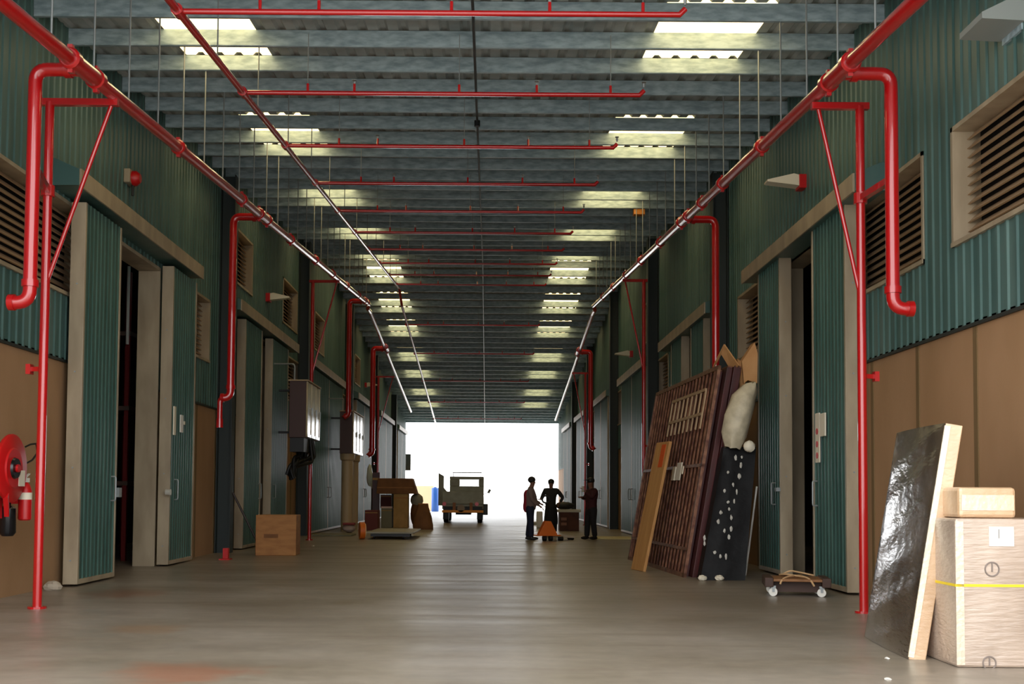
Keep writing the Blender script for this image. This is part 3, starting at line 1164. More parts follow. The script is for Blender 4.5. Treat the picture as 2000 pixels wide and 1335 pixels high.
lv = [(0, 1, 1), (.15, 1.02, 1.02), (.5, .82, .85), (.85, .55, .5), (1, .5, .28)]
n = 14
vs, fs = [], []
for hh, a, b in lv:
    for k in range(n):
        t = 2 * math.pi * k / n
        ct, stt = math.cos(t), math.sin(t)
        e = .55
        vs.append((w2 * a * abs(ct) ** e * (1 if ct > 0 else -1) * random.uniform(.95, 1.05), .4 * b * abs(stt) ** e * (1 if stt > 0 else -1), hs * hh))
for i in range(len(lv) - 1):
    for k in range(n):
        fs.append((i * n + k, i * n + (k + 1) % n, (i + 1) * n + (k + 1) % n, (i + 1) * n + k))
fs.append(tuple((len(lv) - 1) * n + k for k in range(n)))
fs.append(tuple(reversed(range(n))))
mb.add(vs, fs)
mb.build('sack_body', CARDD, sk, local=True, smooth=True)
MB().box(-w2 * .48, w2 * .48, -.13, .13, hs - .03, hs + .01).build('rolled_top', CARD, sk, local=True, bevel=.01)
fbox('wooden_board', 'dark red board standing upright at the back of the carton heap', 'board', 726, 742, 922, 1040, 43.6, .1, WOOD, bottom=0)
fbox('red_crate', 'low dark red crate at the near left of the carton heap', 'crate', 712, 738, 996, 1046, 39.6, .8, mat('crate_red', (104, 40, 32), .7), bottom=0)
tb = at(740, 975, 42.9)
tag(MB().bar(at(745, 990.5, 42.85), at(766, 990.5, 42.85), .2, .08).build('foam_strip', mat('pale_pink', (214, 180, 164), .6)), 'pale strip of packing lying on the grey board box', 'packing')
o = fbox('cardboard_box', 'dark carton lodged under the left end of the wide carton', 'box', 743, 764, 966, 991.5, 42.98, .4, mat('carton_maroon', (70, 24, 20), .8), bottom=None)
pb = thing('packing_bag', 'grey crumpled packing bag between the tall tan box and the sack', 'bag', at(808, 1030, 43.2))
mb = MB()
c0 = at(808, 976, 43.2)
mb.ell((c0.x + .1, 43.4, c0.z), (.25, .26, .26), 14, 9, .06)
mb.build('bag_body', mat('grey_bag', (150, 144, 120), .5, bump=.4, bscale=8), pb, True)
mb = MB()
mb.ell((c0.x + .1, 43.4, c0.z / 2), (.24, .24, c0.z / 2), 12, 8, .05)
mb.build('lower_bag', CARDD, pb, True)
tag(MB().ell(at(722, 928, 43.9), (.12, .2, .42), 10, 7, .1).ell(at(728, 940, 43.9), (.1, .15, .3), 8, 6, .1).build('plastic_sheet', mat('clear_plastic', (190, 196, 176), .2), None, True), 'crumpled pale plastic sheet hanging above the dark red board', 'plastic')
# flat pallet trolley
pa, pc = flo(712, 1054), flo(810, 1052)
tr = thing('platform_trolley', 'low grey platform trolley in front of the carton heap', 'trolley', ((pa.x + pc.x) / 2, (pa.y + pc.y) / 2 + .8, 0))
tx0, tx1, ty = pa.x, pc.x, (pa.y + pc.y) / 2
MB().box(tx0, tx1, ty + .05, ty + 3.4, .16, .21).build('platform', mat('trolley_grey', (150, 142, 122), .45), tr, bevel=.01)
MB().box(tx0 + .1, tx1 - .12, ty + .12, ty + .18, .08, .16).build('under_rail', BLACK, tr)
for xx in (tx0 + .2, tx1 - .3):
    for yy in (ty + .2, ty + 3.1):
        w_ = MB()
        w_.disc((xx, yy, .075), (1, 0, 0), .075, .05, 14)
        w_.box(xx - .05, xx + .05, yy - .05, yy + .05, .1, .16)
        w_.build('caster', BLACK, tr)
oc = flo(713, 1052)
od = thing('orange_roll', 'orange striped roll standing on edge at the left of the platform trolley', 'roll', (oc.x, oc.y - .15, 0))
MB().disc((oc.x - .08, oc.y - .1, .24), (1, .25, 0), .24, .14, 20).build('roll_body', ORANGE, od, True)
MB().disc((oc.x + .0, oc.y - .08, .24), (1, .25, 0), .2, .03, 20).build('roll_face', mat('pale_yellow', (226, 196, 140), .6), od, True)
sh = flo(681, 1040)
sd = thing('bundle', 'small red and white bundle at the foot of the left round duct', 'bundle', (sh.x, sh.y, 0))
MB().ell((sh.x, sh.y + .1, .14), (.22, .2, .14), 12, 7, .08).build('cloth', mat('bundle_white', (170, 150, 140), .7), sd, True)
MB().box(sh.x - .2, sh.x + .2, sh.y - .05, sh.y + .25, .25, .33).build('red_top', mat('dull_red', (130, 40, 34), .6), sd, bevel=.02)
lo_ = flo(640, 1046)
tag(MB().box(lo_.x - .55, lo_.x + .75, lo_.y - .2, lo_.y + 1.0, 0, .05).build('floor_mat', mat('mat_green', (120, 116, 92), .8), None, bevel=.01), 'flat greenish board lying on the floor below the far cabinet ducts', 'board')

# ------------------------------------------------------------------ leaning gate stack on the right
g0, g1 = flo(1334, 1127), flo(1226, 1092)
gt = at(1404, 712, g0.y)
exv = (g1 - g0)
L = exv.length
ezv = (gt - g0)
HG = (gt - g0).length
Mg = basis(g0, exv, ezv)       # ex toward far, ez up, ey away from the passage? check sign below
if Mg.col[1].x < 0:
    flip = -1
else:
    flip = 1
DW = flip                       # local y direction toward the wall


def gy(a, b):
    return (min(a * DW, b * DW), max(a * DW, b * DW))


gate = thing('iron_gate', 'large rusty barred iron gate leaning in front of dark red boards on the right', 'gate', M=Mg)
fm = MB()
y0_, y1_ = gy(0, .05)
for (u0, u1, v0, v1) in ((0, .06, 0, HG), (L - .07, L, 0, HG), (0, L, HG - .07, HG), (0, L, 0, .07), (0, L, .42, .47), (0, L, HG * .52, HG * .52 + .05)):
    fm.box(u0, u1, y0_, y1_, v0, v1)
fm.build('gate_frame', IRON, gate, local=True)
br = MB()
nb = 20
for k in range(1, nb):
    u = L * k / nb
    br.tube([(u, .025 * DW, .05), (u, .025 * DW, HG - .05)], .02, 6)
br.build('bar', IRON, gate, local=True)
tp = MB()
u0, u1 = .5, 3.0
for v in (HG - .38, HG - .78):
    tp.box(u0, u1, *gy(-.03, .0), v, v + .05)
for k in range(9):
    u = u0 + (u1 - u0) * k / 8
    tp.box(u - .02, u + .02, *gy(-.025, 0), HG - 1.0, HG - .36)
tp.build('top_grille', mat('pale_iron', (176, 146, 112), .45, metal=.2), gate, local=True)
mb = MB()
mb.box(L - 1.1, L - .06, *gy(.052, .06), .06, HG - .06)
mb.build('sheet_panel', WOOD, gate, local=True)
pp = MB()
pp.box(1.35, 1.7, *gy(-.02, -.005), HG * .46, HG * .55)
pp.box(1.75, 1.95, *gy(-.03, -.005), HG * .46, HG * .53)
pp.box(1.2, 1.32, *gy(-.02, -.005), HG * .49, HG * .53)
pp.build('paper_tag', PAPER, gate, local=True)
yy = .075
for k, (t, off, hh, m, lab) in enumerate(((.07, .25, -.05, WOOD, 'dark red board directly behind the bars of the iron gate'),
                                          (.09, .02, .0, WOOD, 'dark red board in the middle of the stack behind the gate'),
                                          (.12, -.03, .02, WOOD, 'thick dark red board closest to the wall behind the gate'))):
    bd = thing('wooden_board', lab, 'board', M=Mg)
    MB().box(off, L - .3 - off, *gy(yy, yy + t), .0, HG + hh).build('board_face', m, bd, bevel=.006, local=True)
    bt = MB()
    bt.box(off, L - .3 - off, *gy(yy + .01, yy + t - .01), HG + hh, HG + hh + .02)
    bt.build('top_edge', WOODB, bd, local=True)
    yy += t + .006
# plank leaning on the gate
q0 = flo(1258, 1116)
q1 = at(1307, 862, q0.y + .15)
Mq = basis(q0, Vector((-.2, 1, 0)), q1 - q0)
pk = thing('timber_plank', 'long pale timber plank leaning against the front of the iron gate', 'plank', M=Mq)
lp = (q1 - q0).length
MB().box(-.02, .62, -.025, .025, 0, lp).build('plank_body', PLANK, pk, bevel=.006, local=True)
MB().box(.1, .3, -.03, -.024, lp - .45, lp - .05).box(.1, .3, .024, .03, lp - .45, lp - .05).build('orange_stripe', mat('stripe_orange', (200, 80, 24), .6), pk, local=True)
# folded cardboard pieces on top
fc = thing('folded_cardboard', 'folded piece of brown cardboard stuck on the top corner of the gate stack', 'cardboard', at(1425, 700, 17.6))
a_, b_, c_, d_ = at(1416, 672, 17.7), at(1444, 712, 17.7), at(1433, 728, 18.0), at(1393, 722, 18.4)
mb = MB()
mb.add([a_, b_, c_, at(1410, 690, 17.9)], [(0, 1, 2, 3)])
mb.add([a_, at(1410, 690, 17.9), d_, at(1396, 712, 18.4)], [(0, 1, 2, 3)])
o = mb.build('sheet', CARDL, fc)
o.modifiers.new('solid', 'SOLIDIFY').thickness = .02
fb = thing('torn_carton', 'torn light cardboard carton wedged above the white bag by the green door', 'carton', at(1460, 750, 17.9))
mb = MB()
mb.prism([at(1449, 706, 17.9), at(1474, 668, 17.9), at(1480, 690, 17.9), at(1479, 748, 17.9), at(1461, 742, 17.9), at(1453, 748, 17.9)], (0, .25, 0))
mb.prism([at(1440, 700, 18.0), at(1449, 706, 17.95), at(1456, 748, 17.95), at(1446, 766, 18.0)], (0, .2, 0))
mb.build('carton_body', CARDL, fb)
# black wrapped bundle
k0, k1 = at(1368, 1128, 17.2), at(1455, 1126, 17.2)
bb0, bb1 = at(1414, 872, 17.55), at(1477, 868, 17.55)
bw = thing('wrapped_bundle', 'bundle wrapped in shiny black plastic beside the dark red boards', 'bundle', ((k0.x + k1.x) / 2, 17.2, 0))
mb = MB()
nx, nz_ = 7, 18
vs, fs = [], []
random.seed(11)
for side_ in (0, 1):
    for j in range(nz_ + 1):
        t = j / nz_
        for i in range(nx + 1):
            u = i / nx
            lowp = Vector((k0.x + (k1.x - k0.x) * u, 17.2, 0))
            topp = Vector((bb0.x + (bb1.x - bb0.x) * u, 17.55, bb0.z))
            p = lowp.lerp(topp, t)
            jit = 0 if side_ else random.uniform(-.012, .012)
            vs.append((p.x, p.y + jit + side_ * .3, max(p.z, 0)))
N = (nx + 1) * (nz_ + 1)
for j in range(nz_):
    for i in range(nx):
        q = j * (nx + 1) + i
        fs.append((q, q + 1, q + nx + 2, q + nx + 1))
        fs.append((N + q + 1, N + q, N + q + nx + 1, N + q + nx + 2))
for j in range(nz_):
    q = j * (nx + 1)
    fs.append((q + nx + 1, q, 0 + N + q, N + q + nx + 1))
    q += nx
    fs.append((q, q + nx + 1, N + q + nx + 1, N + q))
for i in range(nx):
    q = nz_ * (nx + 1) + i
    fs.append((q, q + 1, N + q + 1, N + q))
    fs.append((i + 1, i, N + i, N + i + 1))
mb.add(vs, fs)
mb.build('plastic_wrap', FILM_B, bw, smooth=True)
fk = MB()
random.seed(5)
for (px, py) in ((1437, 893), (1449, 892), (1447, 908), (1422, 922), (1444, 930), (1432, 946), (1415, 958), (1439, 960), (1422, 980), (1434, 978), (1408, 1000), (1424, 994), (1403, 1018), (1428, 1010), (1415, 1036), (1428, 1032), (1424, 1048), (1396, 1078), (1407, 1086), (1418, 1086), (1376, 1050), (1376, 1061)):
    t = (1127 - py) / 257
    Yd = 17.2 + .35 * t - .035
    p = at(px, py, Yd)
    w_, h_ = random.uniform(.015, .028), random.uniform(.02, .045)
    MB().ell(p, (w_, .012, h_), 7, 5, .25).build('sheen_fleck', mat('sheen_white', (190, 186, 176), .5), bw)  # pale flecks added as highlights of the plastic sheen
tx = MB()
for px in (1371, 1405):
    p = at(px, 1123, 17.1)
    tx.ell((p.x, 17.1, .04), (.07, .06, .045), 10, 6, .15)
tx.build('paper_pad', PAPER, bw)
# white bag on top of bundle
wb = thing('plastic_bag', 'tall white plastic bag resting on top of the black bundle', 'bag', at(1440, 872, 17.5))
pts = [at(1430, 874, 17.5), at(1433, 850, 17.5), at(1441, 815, 17.5), at(1452, 780, 17.5), at(1466, 758, 17.5), at(1472, 748, 17.5)]
mb = MB()
mb.tube(pts, [.12, .2, .21, .19, .13, .04], 14)
random.seed(2)
mb.v = [v + Vector((random.uniform(-.022, .022), random.uniform(-.022, .022), random.uniform(-.022, .022))) for v in mb.v]
mb.build('bag_body', BAG, wb, True)
wc = at(1464, 871, 17.4)
tag(MB().ell((wc.x, 17.42, wc.z), (.09, .08, .09), 12, 8, .08).build('crumpled_paper', PAPER, None, True), 'ball of crumpled paper on top of the black bundle beside the bag', 'paper')
r0, r1 = flo(1456, 1124), at(1478, 950, 17.6)
tag(MB().tube([r0 + Vector((0, 0, .012)), r1], .016, 8).build('thin_rod', WHITE, None, True), 'thin white rod leaning beside the black bundle', 'rod')
lr = at(1253, 922, 21.2)
fy = flo(1200, 1052)
tag(MB().box(fy.x - .62, fy.x + .55, fy.y - .3, fy.y + .9, 0, .045).build('flat_board', mat('yellow_board', (206, 190, 130), .6), None, bevel=.006), 'flat yellowish board on the floor behind the dark standing person', 'board')

# ------------------------------------------------------------------ dolly
dc = flo(1557, 1166)
dl = thing('furniture_dolly', 'low wooden furniture dolly with four white casters and rope on top', 'dolly', (dc.x + .08, dc.y + .36, 0), -.18)
w, d = .80, .62
MB().box(-w / 2, w / 2, -d / 2, d / 2, .19, .225).build('platform', mat('dolly_wood', (150, 102, 58), .6, rgb2=(120, 80, 44), scale=6, stretch=(1, 4, 1)), dl, bevel=.008, local=True)
for q in ((-w / 2 - .01, -w / 2 + .1), (w / 2 - .1, w / 2 + .01)):
    MB().box(q[0], q[1], -d / 2 - .01, d / 2 + .01, .12, .24).build('end_rail', mat('dolly_dark', (62, 38, 26), .6), dl, bevel=.01, local=True)
MB().box(-w / 2 + .1, w / 2 - .1, -d / 2 + .16, d / 2 - .02, .05, .19).build('under_board', mat('dolly_dark', (62, 38, 26), .6), dl, local=True)
for xx in (-w / 2 + .1, w / 2 - .1):
    for yy in (-d / 2 + .06, d / 2 - .06):
        wh = MB()
        wh.disc((xx, yy, .055), (.25, 1, 0), .055, .035, 16)
        ca = wh.build('caster', WHITE, dl, True, local=True)
        fo = MB()
        fo.box(xx - .03, xx + .03, yy - .03, yy + .03, .1, .135)
        fo.bar((xx, yy - .026, .055), (xx, yy - .026, .12), .03, .01)
        fo.build('fork', STEEL, ca, local=True)
rp = MB()
rp.elbow([(-.18, .3, .24), (-.12, .1, .26), (.02, -.06, .25), (.1, -.2, .25), (.16, -.31, .22), (.2, -.335, .14)], .012, .06, 8)
rp.elbow([(.1, .28, .24), (.0, 0, .25), (-.1, -.16, .25), (-.2, -.31, .22), (-.22, -.335, .16)], .012, .06, 8)
rp.elbow([(-.15, .2, .25), (-.05, .25, .3), (.1, .1, .28), (.24, .1, .25)], .011, .06, 8)
ro = rp.build('rope', mat('rope_tan', (196, 160, 116), .8), dl, True, local=True)

# ------------------------------------------------------------------ wrapped panel, cartons at the right
n0_, f0_ = flo(1774, 1287), flo(1688, 1254)
TH = math.radians(5.3)
_k = ray(1688, 1254)
_k = _k.x / _k.y
f0_ = n0_ + Vector((math.sin(TH), math.cos(TH), 0)) * ((n0_.x - _k * n0_.y) / (_k * math.cos(TH) - math.sin(TH)))
print('slab', n0_, f0_, Vector((flo(1688, 1254).x, flo(1688, 1254).y, 0)))
tpn = at(1845, 826, n0_.y)
Mp = basis(n0_, f0_ - n0_, tpn - n0_)
sgn = 1 if Mp.col[1].x > 0 else -1
pw, ph = (f0_ - n0_).length, (tpn - n0_).length
pn = thing('wrapped_slab', 'tall flat panel wrapped in shiny film leaning against the large carton', 'panel', M=Mp)


def py_(a, b):
    return min(a * sgn, b * sgn), max(a * sgn, b * sgn)


mb = MB()
nx, nz_ = 24, 40
random.seed(21)
vs = []
for j in range(nz_ + 1):
    for i in range(nx + 1):
        e = 0 if i in (0, nx) or j in (0, nz_) else 1
        vs.append((pw * i / nx, sgn * -.02 * (1 - (2 * i / nx - 1) ** 2) + sgn * e * (-.004 + random.uniform(-.0022, .0022) + .003 * math.sin(j * .9 + i * .3)), ph * j / nz_))
mb.add(vs, [((j * (nx + 1) + i), (j * (nx + 1) + i + 1), ((j + 1) * (nx + 1) + i + 1), ((j + 1) * (nx + 1) + i)) for j in range(nz_) for i in range(nx)])
mb.build('film_face', FILM_D, pn, smooth=True, local=True)
MB().box(0.002, pw, *py_(.001, .135), 0, ph).build('core', FILM_E, pn, bevel=.008, local=True)
MB().box(-.004, .012, *py_(-.004, .04), .02, ph - .02).build('tape_edge', film('tape_clear', (240, 222, 190), .2, .4, 20, (1, 1, 1)), pn, local=True)

k0 = flo(1869, 1303)
cz = at(1869, 1012, k0.y).z
cw, cd = 1.0, .75
bc = thing('wrapped_carton', 'large film wrapped carton with yellow strap standing behind the leaning panel', 'carton', (k0.x, k0.y, 0), -.012)
mb = MB().box(0, cw, 0, cd, 0, cz)
mb.build('carton_body', FILM_C, bc, bevel=.02, local=True)
z1 = at(1869, 1143, k0.y).z
MB().box(-.004, cw + .004, -.004, cd + .004, z1 - .008, z1 + .012).build('yellow_strap', mat('strap_yellow', (236, 206, 40), .5), bc, local=True)
Minv = bc.matrix_basis.inverted()
lb0, lb1 = Minv @ at(1931, 1066, k0.y), Minv @ at(1979, 1028, k0.y)
MB().box(lb0.x, lb1.x, -.006, -.001, lb0.z, lb1.z).build('paper_label', WHITE, bc, local=True)
MB().box(lb0.x + .07, lb0.x + .078, -.0075, -.006, lb0.z + .06, lb1.z - .02).build('label_mark', mat('ink_grey', (150, 146, 140), .7), bc, local=True)
for (cx, cy, rr_) in ((1937, 1111, .052), (1932, 1294, .048)):
    q = Minv @ at(cx, cy, k0.y)
    r_ = MB()
    r_.torus((q.x, -.002, q.z), (0, 1, 0), rr_, .006, 28, 6)
    r_.box(q.x - .005, q.x + .005, -.006, -.001, q.z - .02, q.z + rr_)
    r_.build('printed_ring', mat('ink_ring', (128, 116, 108), .7), bc, local=True)
MB().box(cw * .0 - .001, .06, -.004, .0, .02, cz - .02).build('corner_tape', film('tape_pale', (214, 196, 172), .2, .4, 20, (1, 1, 1)), bc, local=True)
s0 = at(1873, 1008, k0.y + .1)
s1 = at(1986, 952, k0.y + .1)
sb = thing('wrapped_parcel', 'small film wrapped parcel lying on top of the large carton', 'parcel', (s0.x, k0.y + .1, cz + .002), .02)
mb = MB()
nx = 8
W_, D_, H_ = s1.x - s0.x, .36, s1.z - cz
random.seed(9)
for (u0, u1) in ((0, 1),):
    grid = []
    for j in range(5):
        for i in range(nx + 1):
            pass
mb.box(0, W_, 0, D_, 0, H_)
o = mb.build('parcel_body', FILM_E, sb, bevel=.028, local=True)
MB().box(.02, W_ - .02, -.004, .0, H_ * .25, H_ * .75).build('film_band', film('band_pale', (226, 204, 176), .25, .5, 12, (1, 1, 1)), sb, local=True)

# ------------------------------------------------------------------ pickup truck
TY = 50.6
t0, t1 = at(863, 1021, TY), at(944, 1021, TY)
tc = (t0.x + t1.x) / 2
tw = (t1.x - t0.x)
tk = thing('pickup_truck', 'grey pickup truck seen from behind with amber rear bumper at the far opening', 'truck', (tc, TY, 0))
MB().box(-tw / 2, tw / 2, .1, .16, .86, 1.42).build('tailgate', GREYT, tk, bevel=.02, local=True)
b_ = MB()
b_.box(-tw / 2, -tw / 2 + .06, .16, 2.3, .62, 1.42)
b_.box(tw / 2 - .06, tw / 2, .16, 2.3, .62, 1.42)
b_.box(-tw / 2, tw / 2, .16, 2.3, .74, .86)
b_.build('cargo_bed', GREYT, tk, bevel=.02, local=True)
c_ = MB()
cx0, cx1 = -tw / 2 + .26, tw / 2
zc = at(900, 930, TY + 2.3).z
wz0, wz1 = at(915, 949, TY + 2.3).z, at(915, 936, TY + 2.3).z
wx0, wx1 = at(898, 940, TY + 2.3).x - tc, at(935, 940, TY + 2.3).x - tc
c_.box(cx0, cx1, 2.3, 2.36, .7, wz0)
c_.box(cx0, cx1, 2.3, 2.36, wz1, zc)
c_.box(cx0, wx0, 2.3, 2.36, wz0, wz1)
c_.box(wx1, cx1, 2.3, 2.36, wz0, wz1)
c_.box(cx0, cx1, 2.3, 4.0, zc - .05, zc)
c_.box(cx0, cx0 + .05, 2.36, 4.3, .6, 1.35)
c_.box(cx1 - .05, cx1, 2.36, 4.3, .6, 1.35)
for xx in (cx0, cx1 - .06):
    c_.box(xx, xx + .06, 3.9, 4.0, 1.3, zc)
c_.box(cx0, cx1, 4.2, 5.3, .55, 1.2)
c_.build('cab', GREYT, tk, bevel=.03, local=True)
MB().box(wx0, wx1, 2.32, 2.335, wz0, wz1).build('rear_window', WINDOW, tk, local=True)
MB().box(cx0 + .06, cx1 - .06, 3.93, 3.95, 1.25, zc - .06).build('windscreen', WINDOW, tk, local=True)
u_ = MB()
u_.box(-tw / 2 + .05, tw / 2 - .05, .3, 4.6, .46, .74)
u_.box(-.35, .35, 1.2, 3.5, .36, .5)
u_.build('chassis', BLACK, tk, local=True)
MB().box(-tw / 2, tw / 2, -.02, .08, .47, .58).build('rear_bumper', BUMP_Y, tk, bevel=.01, local=True)
for xx in (-tw / 2 + .48, tw / 2 - .62):
    MB().box(xx, xx + .13, 0.02, .1, .56, .92).build('bumper_bracket', mat('bracket_brown', (150, 96, 56), .6), tk, local=True)
MB().disc((-.08, .02, .66), (0, 1, 0), .17, .08, 18).build('spare_hub', mat('hub_tan', (150, 128, 104), .5), tk, local=True)
LAMP = mat('tail_lamp_red', (220, 20, 40), .3)
for xx in (-tw / 2 + .1, tw / 2 - .3):
    MB().disc((xx, .08, .86), (0, 1, 0), .09, .07, 14).build('tail_lamp', LAMP, tk, local=True)
MB().box(-.35, .12, .06, .1, .62, .74).build('number_plate', mat('plate_dark', (60, 60, 54), .5), tk, local=True)
for xx in (-tw / 2 + .16, tw / 2 - .16):
    for yy in (1.0, 4.6):
        w_ = MB()
        w_.tube([(xx - .12, yy, .36), (xx - .1, yy, .36), (xx + .1, yy, .36), (xx + .12, yy, .36)], [.3, .36, .36, .3], 22)
        wo = w_.build('wheel', BLACK, tk, True, local=True)
        MB().disc((xx, yy, .36), (1, 0, 0), .19, .26, 16).build('wheel_rim', mat('rim_pale', (190, 190, 184), .4), wo, local=True)
        mf = MB()
        mf.box(xx - .1, xx - .06, yy - .62, yy - .6, .2, .62)
        if yy < 2:
            MB().box(xx - .13, xx + .13, yy - .55, yy - .53, .16, .62).build('mud_flap', BLACK, tk, local=True)
dz0, dz1 = .82, 2.2
dr = MB()
dr.prism([(-tw / 2 - .3, 3.0, .75), (-tw / 2 - .3, 3.0, 2.3), (-tw / 2 - .04, 3.0, 2.16), (-tw / 2 - .04, 3.0, 1.6), (-tw / 2 + .12, 3.0, 1.42), (-tw / 2 + .2, 3.0, 1.38), (-tw / 2 + .2, 3.0, .75)], (0, .08, 0))
dr.build('open_door', GREYT, tk, bevel=.02, local=True)
mr = MB()
mr.cbox((tw / 2 + .26, 3.9, 1.45), (.12, .08, .2), Matrix.Translation((tw / 2 + .26, 3.9, 1.45)) @ Matrix.Rotation(.5, 4, 'Y') @ Matrix.Translation((-tw / 2 - .26, -3.9, -1.45)))
mr.tube([(tw / 2 - .02, 4.0, 1.3), (tw / 2 + .24, 3.95, 1.4)], .015, 8)
mr.build('side_mirror', GREYT, tk, local=True)
rk = MB()
for yy in (2.7, 3.5):
    rk.tube([(cx0 + .1, yy, zc + .2), (cx1 - .1, yy, zc + .2)], .015, 8)
    for xx in (cx0 + .15, cx1 - .15):
        rk.tube([(xx, yy, zc - .01), (xx, yy, zc + .2)], .012, 6)
rk.build('roof_rack', mat('rack_grey', (180, 180, 170), .4), tk, local=True)
fw = MB()
fw.box(tw / 2 - .05, tw / 2 + .2, .7, 1.4, .36, .86)
fw.build('side_step', mat('step_grey', (60, 64, 62), .5), tk, bevel=.03, local=True)
# outside objects
q = at(829, 1000, 88)
tag(MB().box(at(812, 990, 88).x, at(846, 990, 88).x, 88, 90, 0, at(829, 948, 88).z).build('yard_wall', mat('cream_wall', (206, 176, 140), .8), None, bevel=.03), 'low cream wall out in the bright yard left of the truck', 'wall')
q0 = at(842, 985, 84)
q1 = at(857, 952, 84)
bt = thing('blue_tank', 'blue plastic tank in the yard behind the left side of the truck', 'tank', ((q0.x + q1.x) / 2, 84, 0))
rb_ = (q1.x - q0.x) / 2
MB().tube([((q0.x + q1.x) / 2, 84.4, z) for z in (.0, .04, q1.z - .06, q1.z)], [rb_ * .9, rb_, rb_, rb_ * .85], 20).build('tank_body', BLUE, bt, True)
MB().disc(((q0.x + q1.x) / 2, 84.4, q1.z + .03), (0, 0, 1), rb_ * .4, .06, 16).build('lid', BLUE, bt)

# ------------------------------------------------------------------ pallet truck and crate on the right
pj = flo(1071, 1056)
pt = thing('pallet_truck', 'orange hand pallet truck standing between the two people', 'pallet truck', (pj.x, pj.y, 0), .25)
mb = MB()
mb.prism([(-.27, 0, .16), (.27, 0, .16), (.26, 0, .2), (.08, 0, .55), (-.08, 0, .56), (-.26, 0, .2)], (0, .22, 0))
mb.build('pump_cover', ORANGE, pt, bevel=.01, local=True)
MB().box(-.36, .36, -.02, .26, .14, .17).build('base_plate', ORANGE, pt, bevel=.006, local=True)
for xx in (-.09, .09):
    MB().disc((xx, .08, .08), (1, 0, 0), .08, .1, 16).build('steer_wheel', BLACK, pt, True, local=True)
fk = MB()
for dx in (-.27, .11):
    fk.prism([(.2 + 0, .24 + (dx + .27) * .6, .09), (1.0, .6 + (dx + .27) * .6, .06), (1.0, .6 + (dx + .27) * .6, .12), (.2, .24 + (dx + .27) * .6, .17)], (-.05, .17, 0))
fk.build('fork', mat('fork_pale', (206, 192, 170), .5), pt, local=True)
for q in ((.94, .72), (.92, .92)):
    MB().disc((q[0], q[1], .04), (.4, -1, 0), .04, .08, 12).build('load_wheel', BLACK, pt, True, local=True)
MB().disc((.42, .2, .06), (1, 0, 0), .06, .14, 14).build('load_wheel', BLACK, pt, True, local=True)
hd = MB()
hd.tube([(0, .06, .5), (-.06, -.06, .8), (-.12, -.14, 1.08)], .026, 8)
hd.torus((-.13, -.16, 1.16), (.2, 1, .2), .1, .024, 18, 6)
hd.build('tow_handle', BLACK, pt, True, local=True)
cr0, cr1 = at(1093, 1031, 40.5), at(1131, 1000, 40.5)
cr = thing('wooden_crate', 'dark brown crate with a pale lid on the floor right of the people', 'crate', ((cr0.x + cr1.x) / 2, 40.9, 0))
hw = (cr1.x - cr0.x) / 2
cm = MB().box(-hw, hw, -.4, .4, .0, cr1.z)
cm.build('crate_body', mat('crate_brown', (92, 48, 30), .7, rgb2=(70, 34, 22), scale=3), cr, local=True, bevel=.01)
MB().box(-hw - .12, hw + .06, -.46, .44, cr1.z, cr1.z + .1).build('lid', mat('lid_pale', (200, 192, 176), .6), cr, local=True, bevel=.01)
for k in range(2):
    MB().box(-hw + .05, -hw + .25, -.41, -.4, .2 + k * .18, .3 + k * .18).build('slat_mark', mat('mark_pale', (150, 104, 84), .7), cr, local=True)
bgd = at(1103, 990, 40.8)
tag(MB().ell((bgd.x, 40.9, cr1.z + .1 + .13), (.36, .2, .14), 14, 8, .08).build('dark_bag', BLACK, None, True), 'dark soft bag lying on the pale crate lid', 'bag')
ff = flo(1060, 1025)
tag(MB().box(ff.x - .55, ff.x + .5, ff.y, ff.y + 1.5, 0, .12).build('white_pallet', mat('pallet_white', (206, 204, 196), .6), None, bevel=.01), 'low white slab on the floor behind the orange pallet truck', 'slab')
wcn = flo(1052, 1016)
tag(MB().box(at(1052, 1010, 44).x - .08, at(1060, 1010, 44).x, 44, 44.3, 0, at(1056, 998, 44).z).build('white_canister', WHITE, None, bevel=.03), 'small white canister on the floor between the two people', 'canister')

# ------------------------------------------------------------------ people


def skin_mesh(name, chains, m, parent, sub=1):
    vs, rs, es, idx = [], [], [], {}

    def vid(p, r):
        k = tuple(round(c, 4) for c in p)
        if k not in idx:
            idx[k] = len(vs)
            vs.append(tuple(p))
            rs.append(r)
        return idx[k]
    for ch in chains:
        ids = [vid(p, r) for p, r in ch]
        es += [(a, b) for a, b in zip(ids, ids[1:]) if a != b]
    me = bpy.data.meshes.new(name)
    me.from_pydata(vs, es, [])
    me.materials.append(m)
    o = bpy.data.objects.new(name, me)
    COL.objects.link(o)
    o.parent = parent
    sk = o.modifiers.new('skin', 'SKIN')
    sk.use_smooth_shade = True
    adj = {i: [] for i in range(len(vs))}
    for a, b in es:
        adj[a].append(b)
        adj[b].append(a)
    sv = me.skin_vertices[0].data
    seen = set()
    for i in range(len(vs)):
        r = rs[i]
        sv[i].radius = (r, r) if not isinstance(r, tuple) else r
        if i not in seen:
            sv[i].use_root = True
            st = [i]
            while st:
                q = st.pop()
                if q in seen:
                    continue
                seen.add(q)
                st += adj[q]
        else:
            sv[i].use_root = False
    sm = o.modifiers.new('sub', 'SUBSURF')
    sm.levels = sm.render_levels = sub
    return o


def V(*a):
    return Vector(a)


